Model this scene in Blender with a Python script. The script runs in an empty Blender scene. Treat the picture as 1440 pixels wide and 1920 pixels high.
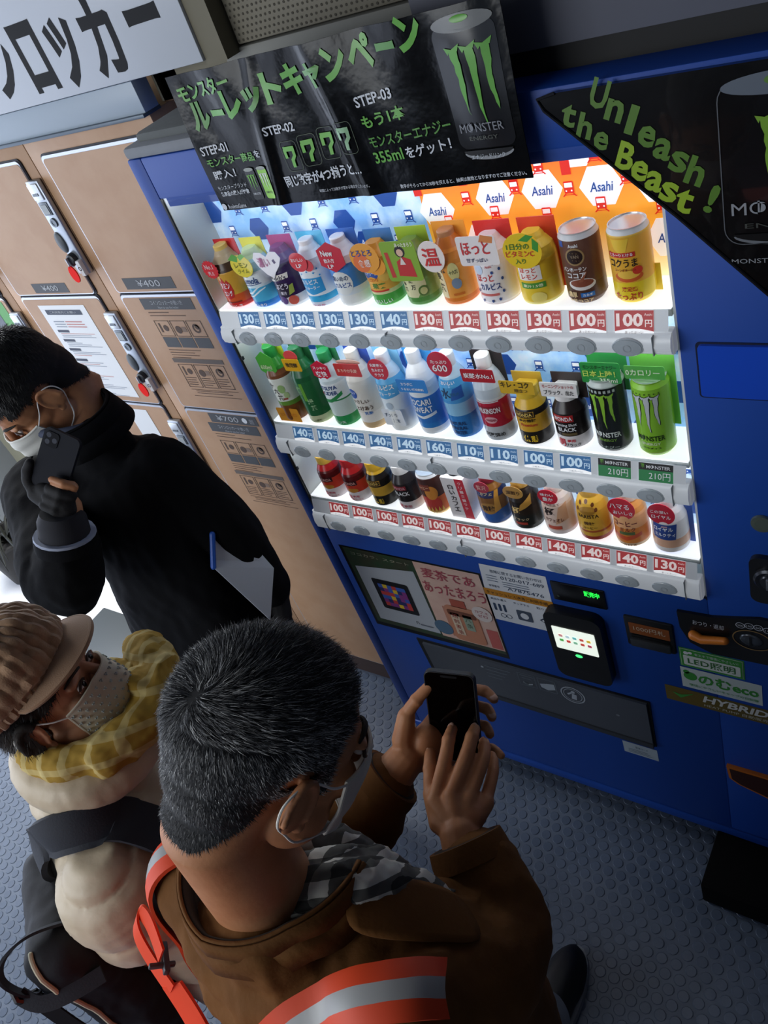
import bpy, bmesh, math, random
from mathutils import Vector, Matrix, noise
from mathutils.geometry import tessellate_polygon
random.seed(7)
D = bpy.data
SC = bpy.context.scene
COL = SC.collection
PI = math.pi
V = Vector

# ------------------------------------------------------------------ camera, light, exposure
cam = D.cameras.new('camera')
cam.sensor_fit = 'VERTICAL'
cam.sensor_height = 24.0
cam.lens = 1538.94 * 24.0 / 1920.0
cam.clip_start = 0.02
camo = D.objects.new('camera', cam)
COL.objects.link(camo)
camo.matrix_world = Matrix(((0.806384, -0.137182, 0.575261, 1.165782), (0.502279, 0.672352, -0.543744, -0.971844),
                            (-0.312186, 0.727409, 0.611078, 2.132386), (0, 0, 0, 1)))
SC.camera = camo
w = D.worlds.new('world')
SC.world = w
w.use_nodes = True
w.node_tree.nodes['Background'].inputs[0].default_value = (0.55, 0.68, 0.9, 1)
w.node_tree.nodes['Background'].inputs[1].default_value = 0.035
SC.view_settings.view_transform = 'Standard'
SC.view_settings.look = 'None'
SC.view_settings.gamma = 1.0
SC.view_settings.use_curve_mapping = False
SC.view_settings.exposure = 0.0
WINDOW_POWER = 2.2      # daylight in the glass front on the left
BACK_POWER = 0.28       # dimmer daylight in the windows behind the camera
LED_POWER = 8.0


def area(name, loc, rot, sx, sy, power, color):
    l = D.lights.new(name, 'AREA')
    l.shape = 'RECTANGLE'
    l.size, l.size_y, l.energy, l.color = sx, sy, power, color
    o = D.objects.new(name, l)
    COL.objects.link(o)
    o.location, o.rotation_euler = loc, rot
    return o


area('added_key_light', (-.75, -2.5, 2.2), (math.radians(62), 0, math.radians(-32)), 2.0, 1.4, 46, (.95, .98, 1.0))  # unseen area lamp added to light the people from left behind
area('doorway_daylight', (-2.35, .15, 2.3), (0, 0, 0), 1.2, .8, 75, (.95, .98, 1.0))

# ------------------------------------------------------------------ materials
def lin(h):
    h = h.lstrip('#')
    c = [int(h[i:i + 2], 16) / 255 for i in (0, 2, 4)]
    return tuple(x / 12.92 if x <= .04045 else ((x + .055) / 1.055) ** 2.4 for x in c) + (1,)


_mats = {}


def mat(hexc, rough=.5, metal=0., emit=0., bump=None, mix=None, coat=0., spec=.5, sheen=0.):
    """plain colour, optional noise bump (scale, strength), optional second colour by noise (hex, scale)."""
    key = (hexc, rough, metal, emit, bump, mix, coat, spec, sheen)
    if key in _mats:
        return _mats[key]
    m = D.materials.new('surface ' + hexc)
    m.use_nodes = True
    nt = m.node_tree
    b = nt.nodes['Principled BSDF']
    b.inputs['Base Color'].default_value = lin(hexc)
    b.inputs['Roughness'].default_value = rough
    b.inputs['Metallic'].default_value = metal
    b.inputs['Coat Weight'].default_value = coat
    b.inputs['Specular IOR Level'].default_value = spec
    b.inputs['Sheen Weight'].default_value = sheen
    if emit:
        b.inputs['Emission Color'].default_value = lin(hexc)
        b.inputs['Emission Strength'].default_value = emit
    if bump or mix:
        tc = nt.nodes.new('ShaderNodeTexCoord')
    if mix:
        n = nt.nodes.new('ShaderNodeTexNoise')
        n.inputs['Scale'].default_value = mix[1]
        n.inputs['Detail'].default_value = 5
        r = nt.nodes.new('ShaderNodeValToRGB')
        r.color_ramp.elements[0].color = lin(hexc)
        r.color_ramp.elements[1].color = lin(mix[0])
        r.color_ramp.elements[0].position = .38
        r.color_ramp.elements[1].position = .64
        nt.links.new(tc.outputs['Object'], n.inputs['Vector'])
        nt.links.new(n.outputs['Fac'], r.inputs['Fac'])
        nt.links.new(r.outputs['Color'], b.inputs['Base Color'])
        if emit:
            nt.links.new(r.outputs['Color'], b.inputs['Emission Color'])
    if bump:
        n2 = nt.nodes.new('ShaderNodeTexNoise')
        n2.inputs['Scale'].default_value = bump[0]
        n2.inputs['Detail'].default_value = 4
        bp = nt.nodes.new('ShaderNodeBump')
        bp.inputs['Strength'].default_value = bump[1]
        bp.inputs['Distance'].default_value = bump[2] if len(bump) > 2 else .002
        nt.links.new(tc.outputs['Object'], n2.inputs['Vector'])
        nt.links.new(n2.outputs['Fac'], bp.inputs['Height'])
        nt.links.new(bp.outputs['Normal'], b.inputs['Normal'])
    _mats[key] = m
    return m


def ramp_mat(name, axis, lo, hi, stops, emit=0., rough=.4):
    """a printed colour run along one object axis between two heights."""
    m = D.materials.new(name)
    m.use_nodes = True
    nt = m.node_tree
    b = nt.nodes['Principled BSDF']
    tc = nt.nodes.new('ShaderNodeTexCoord')
    s = nt.nodes.new('ShaderNodeSeparateXYZ')
    mr = nt.nodes.new('ShaderNodeMapRange')
    mr.inputs['From Min'].default_value = lo
    mr.inputs['From Max'].default_value = hi
    r = nt.nodes.new('ShaderNodeValToRGB')
    while len(r.color_ramp.elements) < len(stops):
        r.color_ramp.elements.new(.5)
    for e, (p, c) in zip(r.color_ramp.elements, stops):
        e.position = p
        e.color = lin(c)
    nt.links.new(tc.outputs['Object'], s.inputs[0])
    nt.links.new(s.outputs[axis], mr.inputs['Value'])
    nt.links.new(mr.outputs[0], r.inputs['Fac'])
    nt.links.new(r.outputs['Color'], b.inputs['Base Color'])
    b.inputs['Roughness'].default_value = rough
    if emit:
        nt.links.new(r.outputs['Color'], b.inputs['Emission Color'])
        b.inputs['Emission Strength'].default_value = emit
    return m


def clear_mat():
    m = D.materials.new('clear acrylic')
    m.use_nodes = True
    nt = m.node_tree
    for n in list(nt.nodes):
        if n.type != 'OUTPUT_MATERIAL':
            nt.nodes.remove(n)
    out = nt.nodes['Material Output']
    t = nt.nodes.new('ShaderNodeBsdfTransparent')
    g = nt.nodes.new('ShaderNodeBsdfGlossy')
    g.inputs['Roughness'].default_value = .03
    mx = nt.nodes.new('ShaderNodeMixShader')
    mx.inputs[0].default_value = .035
    nt.links.new(t.outputs[0], mx.inputs[1])
    nt.links.new(g.outputs[0], mx.inputs[2])
    nt.links.new(mx.outputs[0], out.inputs[0])
    return m


def check_mat(name, base, bands, scale, rough=.9, bump=None):
    """woven check: two sets of stripes across the object's x+y and z directions."""
    m = D.materials.new(name)
    m.use_nodes = True
    nt = m.node_tree
    b = nt.nodes['Principled BSDF']
    b.inputs['Roughness'].default_value = rough
    tc = nt.nodes.new('ShaderNodeTexCoord')
    cur = None
    col = nt.nodes.new('ShaderNodeRGB')
    col.outputs[0].default_value = lin(base)
    cur = col.outputs[0]
    for vec, width, hexc, fac in bands:
        d = nt.nodes.new('ShaderNodeVectorMath')
        d.operation = 'DOT_PRODUCT'
        d.inputs[1].default_value = [x * scale for x in vec]
        nt.links.new(tc.outputs['Object'], d.inputs[0])
        fr = nt.nodes.new('ShaderNodeMath')
        fr.operation = 'FRACT'
        nt.links.new(d.outputs['Value'], fr.inputs[0])
        lt = nt.nodes.new('ShaderNodeMath')
        lt.operation = 'LESS_THAN'
        lt.inputs[1].default_value = width
        nt.links.new(fr.outputs[0], lt.inputs[0])
        mu = nt.nodes.new('ShaderNodeMath')
        mu.operation = 'MULTIPLY'
        mu.inputs[1].default_value = fac
        nt.links.new(lt.outputs[0], mu.inputs[0])
        mx = nt.nodes.new('ShaderNodeMixRGB')
        mx.inputs[2].default_value = lin(hexc)
        nt.links.new(mu.outputs[0], mx.inputs[0])
        nt.links.new(cur, mx.inputs[1])
        cur = mx.outputs[0]
    nt.links.new(cur, b.inputs['Base Color'])
    return m


# ------------------------------------------------------------------ mesh helpers
def subdiv(verts2, tris, maxlen):
    if not maxlen:
        return verts2, tris
    vs = list(verts2)
    out = []
    stack = list(tris)
    cache = {}
    while stack:
        a, b, c = stack.pop()
        ls = [((vs[i][0] - vs[j][0]) ** 2 + (vs[i][1] - vs[j][1]) ** 2, i, j, k) for i, j, k in ((a, b, c), (b, c, a), (c, a, b))]
        l, i, j, k = max(ls)
        if l <= maxlen * maxlen:
            out.append((a, b, c))
            continue
        e = (min(i, j), max(i, j))
        if e not in cache:
            cache[e] = len(vs)
            vs.append(((vs[i][0] + vs[j][0]) / 2, (vs[i][1] + vs[j][1]) / 2))
        mid = cache[e]
        stack += [(i, mid, k), (mid, j, k)]
    return vs, out


_glyphs = {}


def glyphs(s, bold=0., shear=0.):
    key = (s, bold, shear)
    if key not in _glyphs:
        c = D.curves.new('lettering', 'FONT')
        c.body, c.size, c.offset, c.shear, c.resolution_u = s, 1.0, bold, shear, 2
        o = D.objects.new('lettering', c)
        COL.objects.link(o)
        dg = bpy.context.evaluated_depsgraph_get()
        dg.update()
        m = D.meshes.new_from_object(o.evaluated_get(dg))
        vs = [(v.co.x, v.co.y) for v in m.vertices]
        m.calc_loop_triangles()
        ts = [tuple(t.vertices) for t in m.loop_triangles]
        D.objects.remove(o)
        D.curves.remove(c)
        D.meshes.remove(m)
        x0 = min(v[0] for v in vs)
        y0 = min(v[1] for v in vs)
        vs = [(v[0] - x0, v[1] - y0) for v in vs]
        _glyphs[key] = (vs, ts, max(v[0] for v in vs), max(v[1] for v in vs))
    return _glyphs[key]


def plane(o, ux=(1, 0, 0), uy=(0, 0, 1), n=(0, -1, 0), eps=.0005):
    o, ux, uy, n = V(o), V(ux), V(uy), V(n)
    return lambda u, v, layer: o + ux * u + uy * v + n * (eps * layer)


class MB:
    def __init__(s):
        s.v, s.f, s.mi, s.mats, s.sm, s.uv = [], [], [], [], [], {}

    def _m(s, m):
        if m not in s.mats:
            s.mats.append(m)
        return s.mats.index(m)

    def add(s, vs, fs, m, smooth=True):
        b = len(s.v)
        k = s._m(m)
        s.v += [tuple(x) for x in vs]
        for f in fs:
            s.f.append(tuple(i + b for i in f))
            s.mi.append(k)
            s.sm.append(smooth)
        return b

    def bm(s, bm, m, smooth=True):
        bm.verts.index_update()
        s.add([v.co for v in bm.verts], [[v.index for v in f.verts] for f in bm.faces], m, smooth)
        bm.free()

    def box(s, lo, hi, m, bev=0., seg=2, M=None):
        bm = bmesh.new()
        bmesh.ops.create_cube(bm, size=1)
        c = [(a + b) / 2 for a, b in zip(lo, hi)]
        d = [b - a for a, b in zip(lo, hi)]
        for v in bm.verts:
            v.co = V([v.co[i] * d[i] + c[i] for i in range(3)])
        if bev:
            bmesh.ops.bevel(bm, geom=bm.edges[:], offset=bev, segments=seg, affect='EDGES', profile=.5)
        if M is not None:
            bm.transform(M)
        s.bm(bm, m)

    def quad(s, pts, m):
        s.add(pts, [tuple(range(len(pts)))], m, False)

    def shape(s, pts, mp, m, layer=1, maxlen=0):
        tr = tessellate_polygon([[V((p[0], p[1], 0)) for p in pts]])
        vs, ts = subdiv(pts, [tuple(t) for t in tr], maxlen)
        s.add([mp(x, y, layer) for x, y in vs], ts, m, False)

    def rect(s, u0, v0, u1, v1, mp, m, layer=1, maxlen=0):
        s.shape([(u0, v0), (u1, v0), (u1, v1), (u0, v1)], mp, m, layer, maxlen)

    def disc(s, u, v, r, mp, m, layer=1, n=20, ry=None, maxlen=0, a0=0, a1=2 * PI):
        ry = ry or r
        full = abs(a1 - a0 - 2 * PI) < 1e-6
        k = n if full else n + 1
        s.shape([(u + r * math.cos(a0 + (a1 - a0) * i / n), v + ry * math.sin(a0 + (a1 - a0) * i / n)) for i in range(k)], mp, m, layer, maxlen)

    def ring(s, u, v, r, t, mp, m, layer=1, n=28, ry=None):
        ry = ry or r
        q = (ry - t) / ry
        vs, fs = [], []
        for i in range(n):
            a = 2 * PI * i / n
            vs += [mp(u + r * math.cos(a), v + ry * math.sin(a), layer), mp(u + (r - t) * math.cos(a), v + ry * q * math.sin(a), layer)]
            j = (i + 1) % n
            fs.append((2 * i, 2 * j, 2 * j + 1, 2 * i + 1))
        s.add(vs, fs, m, False)

    def text(s, txt, u, v, h, mp, m, layer=2, w=None, align='c', bold=0., shear=0., rot=0., maxlen=0):
        """lettering whose box is h high (and w wide if given), lower edge at v; u is its centre, left or right edge."""
        vs, ts, W, H = glyphs(txt, bold, shear)
        sy = h / H
        sx = w / W if w else sy
        off = {'c': -W * sx / 2, 'l': 0, 'r': -W * sx}[align]
        p = [(x * sx + off, y * sy) for x, y in vs]
        if rot:
            c, q = math.cos(rot), math.sin(rot)
            p = [(x * c - y * q, x * q + y * c) for x, y in p]
        p = [(x + u, y + v) for x, y in p]
        p, ts = subdiv(p, ts, maxlen)
        s.add([mp(x, y, layer) for x, y in p], ts, m, False)

    def sheet(s, u0, v0, u1, v1, mp, m, nu, nv, layer=0, smooth=True):
        vs = [mp(u0 + (u1 - u0) * i / nu, v0 + (v1 - v0) * j / nv, layer) for j in range(nv + 1) for i in range(nu + 1)]
        fs = [(j * (nu + 1) + i, j * (nu + 1) + i + 1, (j + 1) * (nu + 1) + i + 1, (j + 1) * (nu + 1) + i) for j in range(nv) for i in range(nu)]
        s.add(vs, fs, m, smooth)

    def lathe(s, prof, m, c=(0, 0, 0), n=28, ax=None, sx=1., sy=1.):
        """prof: [(r, z)] or [(r, z, material)] turned about z (or moved by a matrix ax)."""
        vs, k = [], len(prof)
        for p in prof:
            for i in range(n):
                a = 2 * PI * i / n
                vs.append(V((c[0] + p[0] * math.cos(a) * sx, c[1] + p[0] * math.sin(a) * sy, c[2] + p[1])))
        if ax is not None:
            vs = [ax @ x for x in vs]
        for q in range(k - 1):
            mm = prof[q][2] if len(prof[q]) > 2 else m
            fs = [(i, (i + 1) % n, n + (i + 1) % n, n + i) for i in range(n)]
            s.add(vs[q * n:(q + 2) * n], fs, mm)

    def tube(s, pts, rad, m, n=8, up=None, closed=False, flat=1., round_end=True):
        """a pipe through pts; rad a number or one per point; flat squashes it across 'up'."""
        pts = [V(p) for p in pts]
        k = len(pts)
        R = [rad] * k if not hasattr(rad, '__len__') else list(rad)
        if round_end and not closed:
            d0 = (pts[0] - pts[1]).normalized()
            d1 = (pts[-1] - pts[-2]).normalized()
            e = []
            for q in (.94, .7, .38):
                e.append((pts[0] + d0 * R[0] * math.sqrt(1 - (1 - q) ** 2) if 0 else pts[0] + d0 * R[0] * math.sqrt(max(0, 1 - q * q)), R[0] * q))
            f = [(pts[-1] + d1 * R[-1] * math.sqrt(max(0, 1 - q * q)), R[-1] * q) for q in (.94, .7, .38)]
            pts = [p for p, _ in e[::-1]] + pts + [p for p, _ in f]
            R = [r for _, r in e[::-1]] + R + [r for _, r in f]
            k = len(pts)
        vs = []
        prev = None
        for i, p in enumerate(pts):
            if closed:
                t = pts[(i + 1) % k] - pts[i - 1]
            else:
                t = pts[min(i + 1, k - 1)] - pts[max(i - 1, 0)]
            t = t.normalized() if t.length > 1e-9 else V((0, 0, 1))
            u = V(up) if up is not None else (prev if prev is not None else (V((0, 0, 1)) if abs(t.z) < .9 else V((1, 0, 0))))
            x = u - t * u.dot(t)
            x = x.normalized() if x.length > 1e-6 else t.orthogonal().normalized()
            prev = x
            y = t.cross(x)
            for j in range(n):
                a = 2 * PI * j / n
                vs.append(p + x * (math.cos(a) * R[i] * flat) + y * (math.sin(a) * R[i]))
        fs = []
        for i in range(k if closed else k - 1):
            for j in range(n):
                a, b = i * n, ((i + 1) % k) * n
                fs.append((a + j, a + (j + 1) % n, b + (j + 1) % n, b + j))
        if not closed:
            fs.append(tuple(range(n))[::-1])
            fs.append(tuple(range((k - 1) * n, k * n)))
        s.add(vs, fs, m)

    def ell(s, c, r, m, M=None, nu=20, nv=14):
        """an ellipsoid; M an optional rotation."""
        vs, fs = [], []
        for j in range(nv + 1):
            th = PI * j / nv
            for i in range(nu):
                a = 2 * PI * i / nu
                p = V((r[0] * math.sin(th) * math.cos(a), r[1] * math.sin(th) * math.sin(a), r[2] * math.cos(th)))
                vs.append((M @ p if M is not None else p) + V(c))
        for j in range(nv):
            for i in range(nu):
                fs.append((j * nu + i, (j + 1) * nu + i, (j + 1) * nu + (i + 1) % nu, j * nu + (i + 1) % nu))
        s.add(vs, fs, m)

    def prism(s, pts, mp, m, t, smooth=False):
        """an outline in (u, v) given a thickness t along the map's layer direction (layer in units of its eps)."""
        n = len(pts)
        tr = [tuple(x) for x in tessellate_polygon([[V((p[0], p[1], 0)) for p in pts]])]
        top = [mp(x, y, t) for x, y in pts]
        bot = [mp(x, y, 0) for x, y in pts]
        s.add(top, tr, m, smooth)
        s.add(bot, [q[::-1] for q in tr], m, smooth)
        s.add(top + bot, [(i, (i + 1) % n, n + (i + 1) % n, n + i) for i in range(n)], m, smooth)

    def mesh(s, name, merge=0.):
        me = D.meshes.new(name)
        me.from_pydata(s.v, [], s.f)
        for m in s.mats:
            me.materials.append(m)
        me.polygons.foreach_set('material_index', s.mi)
        me.polygons.foreach_set('use_smooth', s.sm)
        bm = bmesh.new()
        bm.from_mesh(me)
        if merge:
            bmesh.ops.remove_doubles(bm, verts=bm.verts[:], dist=merge)
        bm.to_mesh(me)
        bm.free()
        me.set_sharp_from_angle(angle=math.radians(38))
        me.update()
        return me

    def build(s, name, parent=None, merge=0., M=None, label=None):
        me = s.mesh(name, merge)
        o = D.objects.new(name, me)
        COL.objects.link(o)
        if parent is not None:
            o.parent = parent
        if M is not None:
            o.matrix_world = M
        if label:
            o['label'] = label
        return o


def tag(o, label, cat, group=None):
    o['label'] = label
    o['category'] = cat
    if group:
        o['group'] = group
    return o


def thing(name, label, cat, loc=(0, 0, 0), rz=0., group=None):
    o = D.objects.new(name, None)
    COL.objects.link(o)
    o.location = loc
    o.rotation_euler = (0, 0, rz)
    return tag(o, label, cat, group)


def struct(o, label=None):
    o['kind'] = 'structure'
    if label:
        o['label'] = label
    return o


def rrect(x0, y0, x1, y1, r, n=5):
    p = []
    for cx, cy, a in ((x1 - r, y1 - r, 0), (x0 + r, y1 - r, PI / 2), (x0 + r, y0 + r, PI), (x1 - r, y0 + r, 1.5 * PI)):
        p += [(cx + r * math.cos(a + PI / 2 * i / n), cy + r * math.sin(a + PI / 2 * i / n)) for i in range(n + 1)]
    return p


random.seed(11)


def claw(mb, u, v, h, mp, m, layer=2, maxlen=0, outline=None):
    """three torn claw strokes, h high, top at v."""
    for k, (dx, ln) in enumerate(((-.30, .82), (0, 1.), (.29, .84))):
        rnd = random.Random(40 + k)
        L, R = [], []
        n = 9
        for i in range(n + 1):
            t = i / n
            wd = .075 * (1 - t) ** .8 + .012
            cx = dx + .05 * t + .02 * math.sin(5 * t + k)
            L.append((cx - wd + rnd.uniform(-.014, .014), -t * ln - .06))
            R.append((cx + wd * .9 + rnd.uniform(-.014, .014), -t * ln - .06))
        pts = [(dx - .17, .0), (dx - .02, -.03), (dx + .15, .03), (dx + .10, -.06)] + R + [(dx + .06, -ln - .12)] + L[::-1] + [(dx - .11, -.1)]
        P = [(u + x * h * .72, v + y * h * .88) for x, y in pts]
        if outline is not None:
            cxm = u + dx * h * .72
            mb.shape([(cxm + (x - cxm) * 1.3, y + (.02 * h if i < 4 else -.01 * h)) for i, (x, y) in enumerate(P)], mp, outline, layer, maxlen)
            mb.shape(P, mp, m, layer + 1, maxlen)
        else:
            mb.shape(P, mp, m, layer, maxlen)


# ------------------------------------------------------------------ the setting
BLACK = mat('#060608', .35)
fl = MB()
FLM = mat('#566070', .4, bump=(90, .15), mix=('#4a5464', 6))
fl.quad([(-3.4, -4.2, 0), (2.4, -4.2, 0), (2.4, 1.0, 0), (-3.4, 1.0, 0)], FLM)
stud = mat('#515c6e', .34, bump=(120, .1), mix=('#475264', 7))
P = .0335
nst = 10
for j in range(60):
    for i in range(100):
        x = -1.75 + (i + .5 * (j % 2)) * P
        y = .16 - j * P * .866
        if x > 1.45:
            continue
        b = len(fl.v)
        vs = [(x + r * math.cos(2 * PI * k / nst), y + r * math.sin(2 * PI * k / nst), z) for r, z in ((.0135, 0), (.0122, .0016)) for k in range(nst)]
        fs = [(k, (k + 1) % nst, nst + (k + 1) % nst, nst + k) for k in range(nst)] + [tuple(range(nst, 2 * nst))]
        fl.add(vs, fs, stud)
struct(fl.build('floor'), 'blue grey studded rubber floor')

dw = MB()
dw.box((-3.05, -.22, .0), (-1.55, .62, .006), mat('#d9dade', .6, mix=('#cfd0d4', 8)))
struct(dw.build('floor_1'), 'pale bright paving by the doorway')
wb = MB()
wb.box((-3.4, .64, 0), (2.4, .74, 2.7), mat('#8b8a78', .8, bump=(40, .1)))
struct(wb.build('wall_back'))
wo = MB()
OLV = mat('#75705f', .8, bump=(60, .1))
wo.box((-.195, .205, 1.875), (.0085, .26, 2.7), OLV)
wo.box((.0085, .156, 1.925), (.058, .26, 2.7), OLV)
struct(wo.build('wall_left'), 'olive grey wall strip above the machine')
wr = MB()
wr.box((1.42, -4.2, 0), (1.52, .64, 2.7), mat('#2a2c33', .8))
struct(wr.build('wall_right'))
ce = MB()
ce.box((-3.4, -4.2, 2.7), (2.4, .74, 2.8), mat('#565a60', .9))
struct(ce.build('ceiling'))
# glass front on the left: bright daylight behind a frame
gl = MB()
DAY = mat('#dfeaff', .5, emit=WINDOW_POWER)
for y0, y1 in ((-3.9, -2.7), (-2.6, -1.4), (-1.3, -.1)):
    gl.quad([(-3.1, y0, .02), (-3.1, y1, .02), (-3.1, y1, 2.45), (-3.1, y0, 2.45)], DAY)
struct(gl.build('window_1'), 'bright glass front at the left')
gf = MB()
for y0, y1 in ((-4.0, -3.9), (-2.7, -2.6), (-1.4, -1.3), (-.1, .64)):
    gf.box((-3.14, y0, 0), (-3.06, y1, 2.7), mat('#7c8288', .4, .5))
gf.box((-3.14, -4, 2.45), (-3.06, .64, 2.7), mat('#7c8288', .4, .5))
struct(gf.build('trim_1'))
bw = MB()
bw.box((-3.4, -4.2, 0), (2.4, -4.1, 2.7), mat('#3a3d42', .8))
struct(bw.build('wall_front'))
gb = MB()
DAY2 = mat('#c8dcf5', .5, emit=BACK_POWER)
for i in range(5):
    x0 = -2.9 + i * .92
    gb.quad([(x0, -4.08, 1.0), (x0 + .78, -4.08, 1.0), (x0 + .78, -4.08, 2.3), (x0, -4.08, 2.3)], DAY2)
struct(gb.build('window_2'))
# dark panel and perforated panel above the machine
dp = MB()
dp.box((.50, .05, 1.872), (1.42, .12, 2.7), mat('#4a4d5c', .6))
dp.box((.50, .06, 1.838), (1.42, .14, 1.872), mat('#0b0b0c', .7))
struct(dp.build('trim_2'), 'dark grey panel above the machine')
pf = MB()
PFM = mat('#7d786a', .8)
pf.box((.06, .19, 1.935), (.52, .30, 2.5), PFM, .004)
hole = mat('#4c483f', .9)
mpf = plane((.06, .19, 1.935), eps=.0006)
for j in range(34):
    for i in range(46):
        pf.disc(.006 + i * .01 + (.005 if j % 2 else 0), .006 + j * .009, .0023, mpf, hole, 1, 6)
pf.box((.02, .19, 1.905), (.52, .30, 1.932), mat('#85857f', .7), .003)
struct(pf.build('trim_3'), 'perforated beige panel behind the campaign poster')
br = MB()
br.box((-.192, .205, 1.872), (-.125, .30, 1.985), mat('#4a321f', .6, bump=(30, .2)), .003)
br.box((-.125, .21, 1.872), (-.05, .30, 1.94), mat('#2d2018', .7), .003)
tag(br.build('wooden_box'), 'dark brown wooden box wedged between locker and machine top', 'box')

# ------------------------------------------------------------------ lockers
LK = .166
WOOD = mat('#bd9674', .5, mix=('#b78e6b', 14), bump=(70, .06))
EDGE = mat('#c9cdd6', .35, .6)
GAP = mat('#1c1d27', .6)
STEEL = mat('#aab0b8', .32, .7)
STEELD = mat('#6d7379', .4, .6)
DGREY = mat('#4a4c50', .6)
INK = mat('#59453a', .7)
RED = mat('#f81505', .7, spec=.2)
WHITE = mat('#eef0f2', .5)
GREYTXT = mat('#b9bcc0', .6)


def coin_lock(parent, x, ztop):
    l = MB()
    l.box((x - .024, LK - .012, ztop - .235), (x + .024, LK + .002, ztop), STEEL, .004)
    l.box((x - .020, LK - .0155, ztop - .045), (x + .018, LK - .011, ztop - .006), mat('#d2d6da', .3, .5), .002)
    l.box((x - .013, LK - .017, ztop - .034), (x + .008, LK - .0150, ztop - .028), STEELD)
    l.box((x - .016, LK - .0145, ztop - .082), (x + .016, LK - .011, ztop - .05), STEELD, .002)
    l.box((x - .011, LK - .016, ztop - .078), (x + .012, LK - .0140, ztop - .056), mat('#9aa0a2', .4))
    o = l.build('coin_lock', parent)
    k = MB()
    ax = Matrix.Translation((x + .002, LK - .012, ztop - .10)) @ Matrix.Rotation(PI / 2, 4, 'X')
    k.lathe([(.011, 0), (.011, .004), (.006, .004), (.006, .003), (0, .003)], STEELD, ax=ax, n=18)
    k.build('reject_button', o)
    h = MB()
    h.ell((x - .018, LK - .012, ztop - .150), (.017, .007, .027), mat('#4c5257', .45))
    h.build('handle', o)
    y = MB()
    ax = Matrix.Translation((x - .004, LK - .012, ztop - .192)) @ Matrix.Rotation(PI / 2, 4, 'X')
    y.lathe([(.0155, 0), (.0145, .012), (.010, .014), (0, .014)], mat('#222326', .4), ax=ax, n=20)
    y.box((x - .010, LK - .034, ztop - .209), (x - .006, LK - .018, ztop - .183), STEEL, .001)
    y.build('key_cylinder', o)
    t = MB()
    mp = plane((x - .008, LK - .031, ztop - .224), eps=.001)
    t.prism([(.0150 * math.cos(2 * PI * i / 20), .022 * math.sin(2 * PI * i / 20)) for i in range(20)], mp, RED, 3)
    t.build('key_tag', o, label='red oval key tag')
    lb = MB()
    lb.box((x + .006, LK - .024, ztop - .235), (x + .021, LK - .011, ztop - .195), WHITE, .002)
    mq = plane((x + .0135, LK - .024, ztop - .215))
    lb.ring(0, 0, .0055, .002, mq, mat('#2a2c35'), 1, 14)
    lb.build('number_plate', o)


def door(parent, x0, x1, z0, z1):
    d = MB()
    mp = plane((0, LK + .002, 0), eps=.001)
    d.prism(rrect(x0 - .004, z0 - .004, x1 + .004, z1 + .004, .013), mp, GAP, 1.5)
    d.prism(rrect(x0, z0, x1, z1, .012), mp, EDGE, 5)
    d.prism(rrect(x0 + .004, z0 + .003, x1 - .0015, z1 - .007, .010), mp, WOOD, 6)
    return d.build('door', parent)


def pricetag(parent, x0, x1, z0, z1, txt, extra=None):
    p = MB()
    mp = plane((0, LK - .004, 0), eps=.0006)
    p.rect(x0, z0, x1, z1, mp, DGREY, 1)
    p.text(txt, (x0 + x1) / 2 - (.02 if extra else 0), z0 + (z1 - z0) * .22, (z1 - z0) * .58, mp, GREYTXT, 2, w=(x1 - x0) * .46)
    if extra:
        p.disc(x1 - .045, (z0 + z1) / 2, .009, mp, WHITE, 2)
        p.text('回', x1 - .02, z0 + .006, .014, mp, GREYTXT, 2)
    p.build('price_sign', parent)


def howto(parent, x0, z1, wd, drop):
    """printed instructions: dark heading bands, three picture frames, small lines."""
    p = MB()
    mp = plane((x0, LK - .004, z1), eps=.0006)
    u = lambda a, b, c, d, m, l=1: p.rect(a * wd, -b * drop, c * wd, -d * drop, mp, m, l)
    u(0, 0, 1, .105, DGREY)
    p.text('コインロッカーの使い方', wd * .5, -.062 * drop, .042 * drop, mp, GREYTXT, 2, w=wd * .62)
    p.text('How to use the locker', wd * .5, -.095 * drop, .022 * drop, mp, GREYTXT, 2, w=wd * .4)
    rr = random.Random(3)
    for k in range(2):
        u(.04, .13 + k * .03, .45 + .3 * k, .137 + k * .03, INK)
    for row, top in ((0, .21), (1, .65)):
        for k in range(3):
            a, b = .05 + k * .315, .05 + k * .315 + .29
            ht = .15 if row == 0 else .24
            for q in ((a, top, b, top + .006), (a, top + ht, b, top + ht + .006), (a, top, a + .012, top + ht), (b - .012, top, b, top + ht)):
                u(*q, INK)
            cx, cz = (a + b) / 2 * wd, -(top + .075) * drop
            if k == 0:
                p.rect(cx - .016, cz - .012, cx - .010, cz + .014, mp, INK)
                p.disc(cx + .006, cz, .009, mp, INK, n=12)
            elif k == 1:
                p.disc(cx - .008, cz - .004, .011, mp, INK, n=12)
                p.rect(cx + .004, cz - .010, cx + .020, cz + .004, mp, mat('#8d7565', .7))
            else:
                p.ring(cx, cz, .013, .005, mp, INK, n=14)
                p.disc(cx + .004, cz + .004, .007, mp, INK, n=10)
            if row == 0:
                u(a, top + .165, b, top + .265, DGREY)
            else:
                for q in range(4):
                    u(a + .03, top + .14 + q * .024, b - .03 - rr.random() * .08, top + .147 + q * .024, INK)
    for k in range(4):
        u(.04, .50 + k * .026, .35 + .4 * rr.random(), .506 + k * .026, INK)
    u(0, .59, 1, .635, mat('#6a5f58', .7))
    u(.05, .92, 1, .925, INK)
    for k in range(2):
        u(.14, .935 + k * .022, .6 + .3 * rr.random(), .941 + k * .022, INK)
    u(.05, .99, 1, .995, INK)
    p.build('instruction_print', parent)


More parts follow.
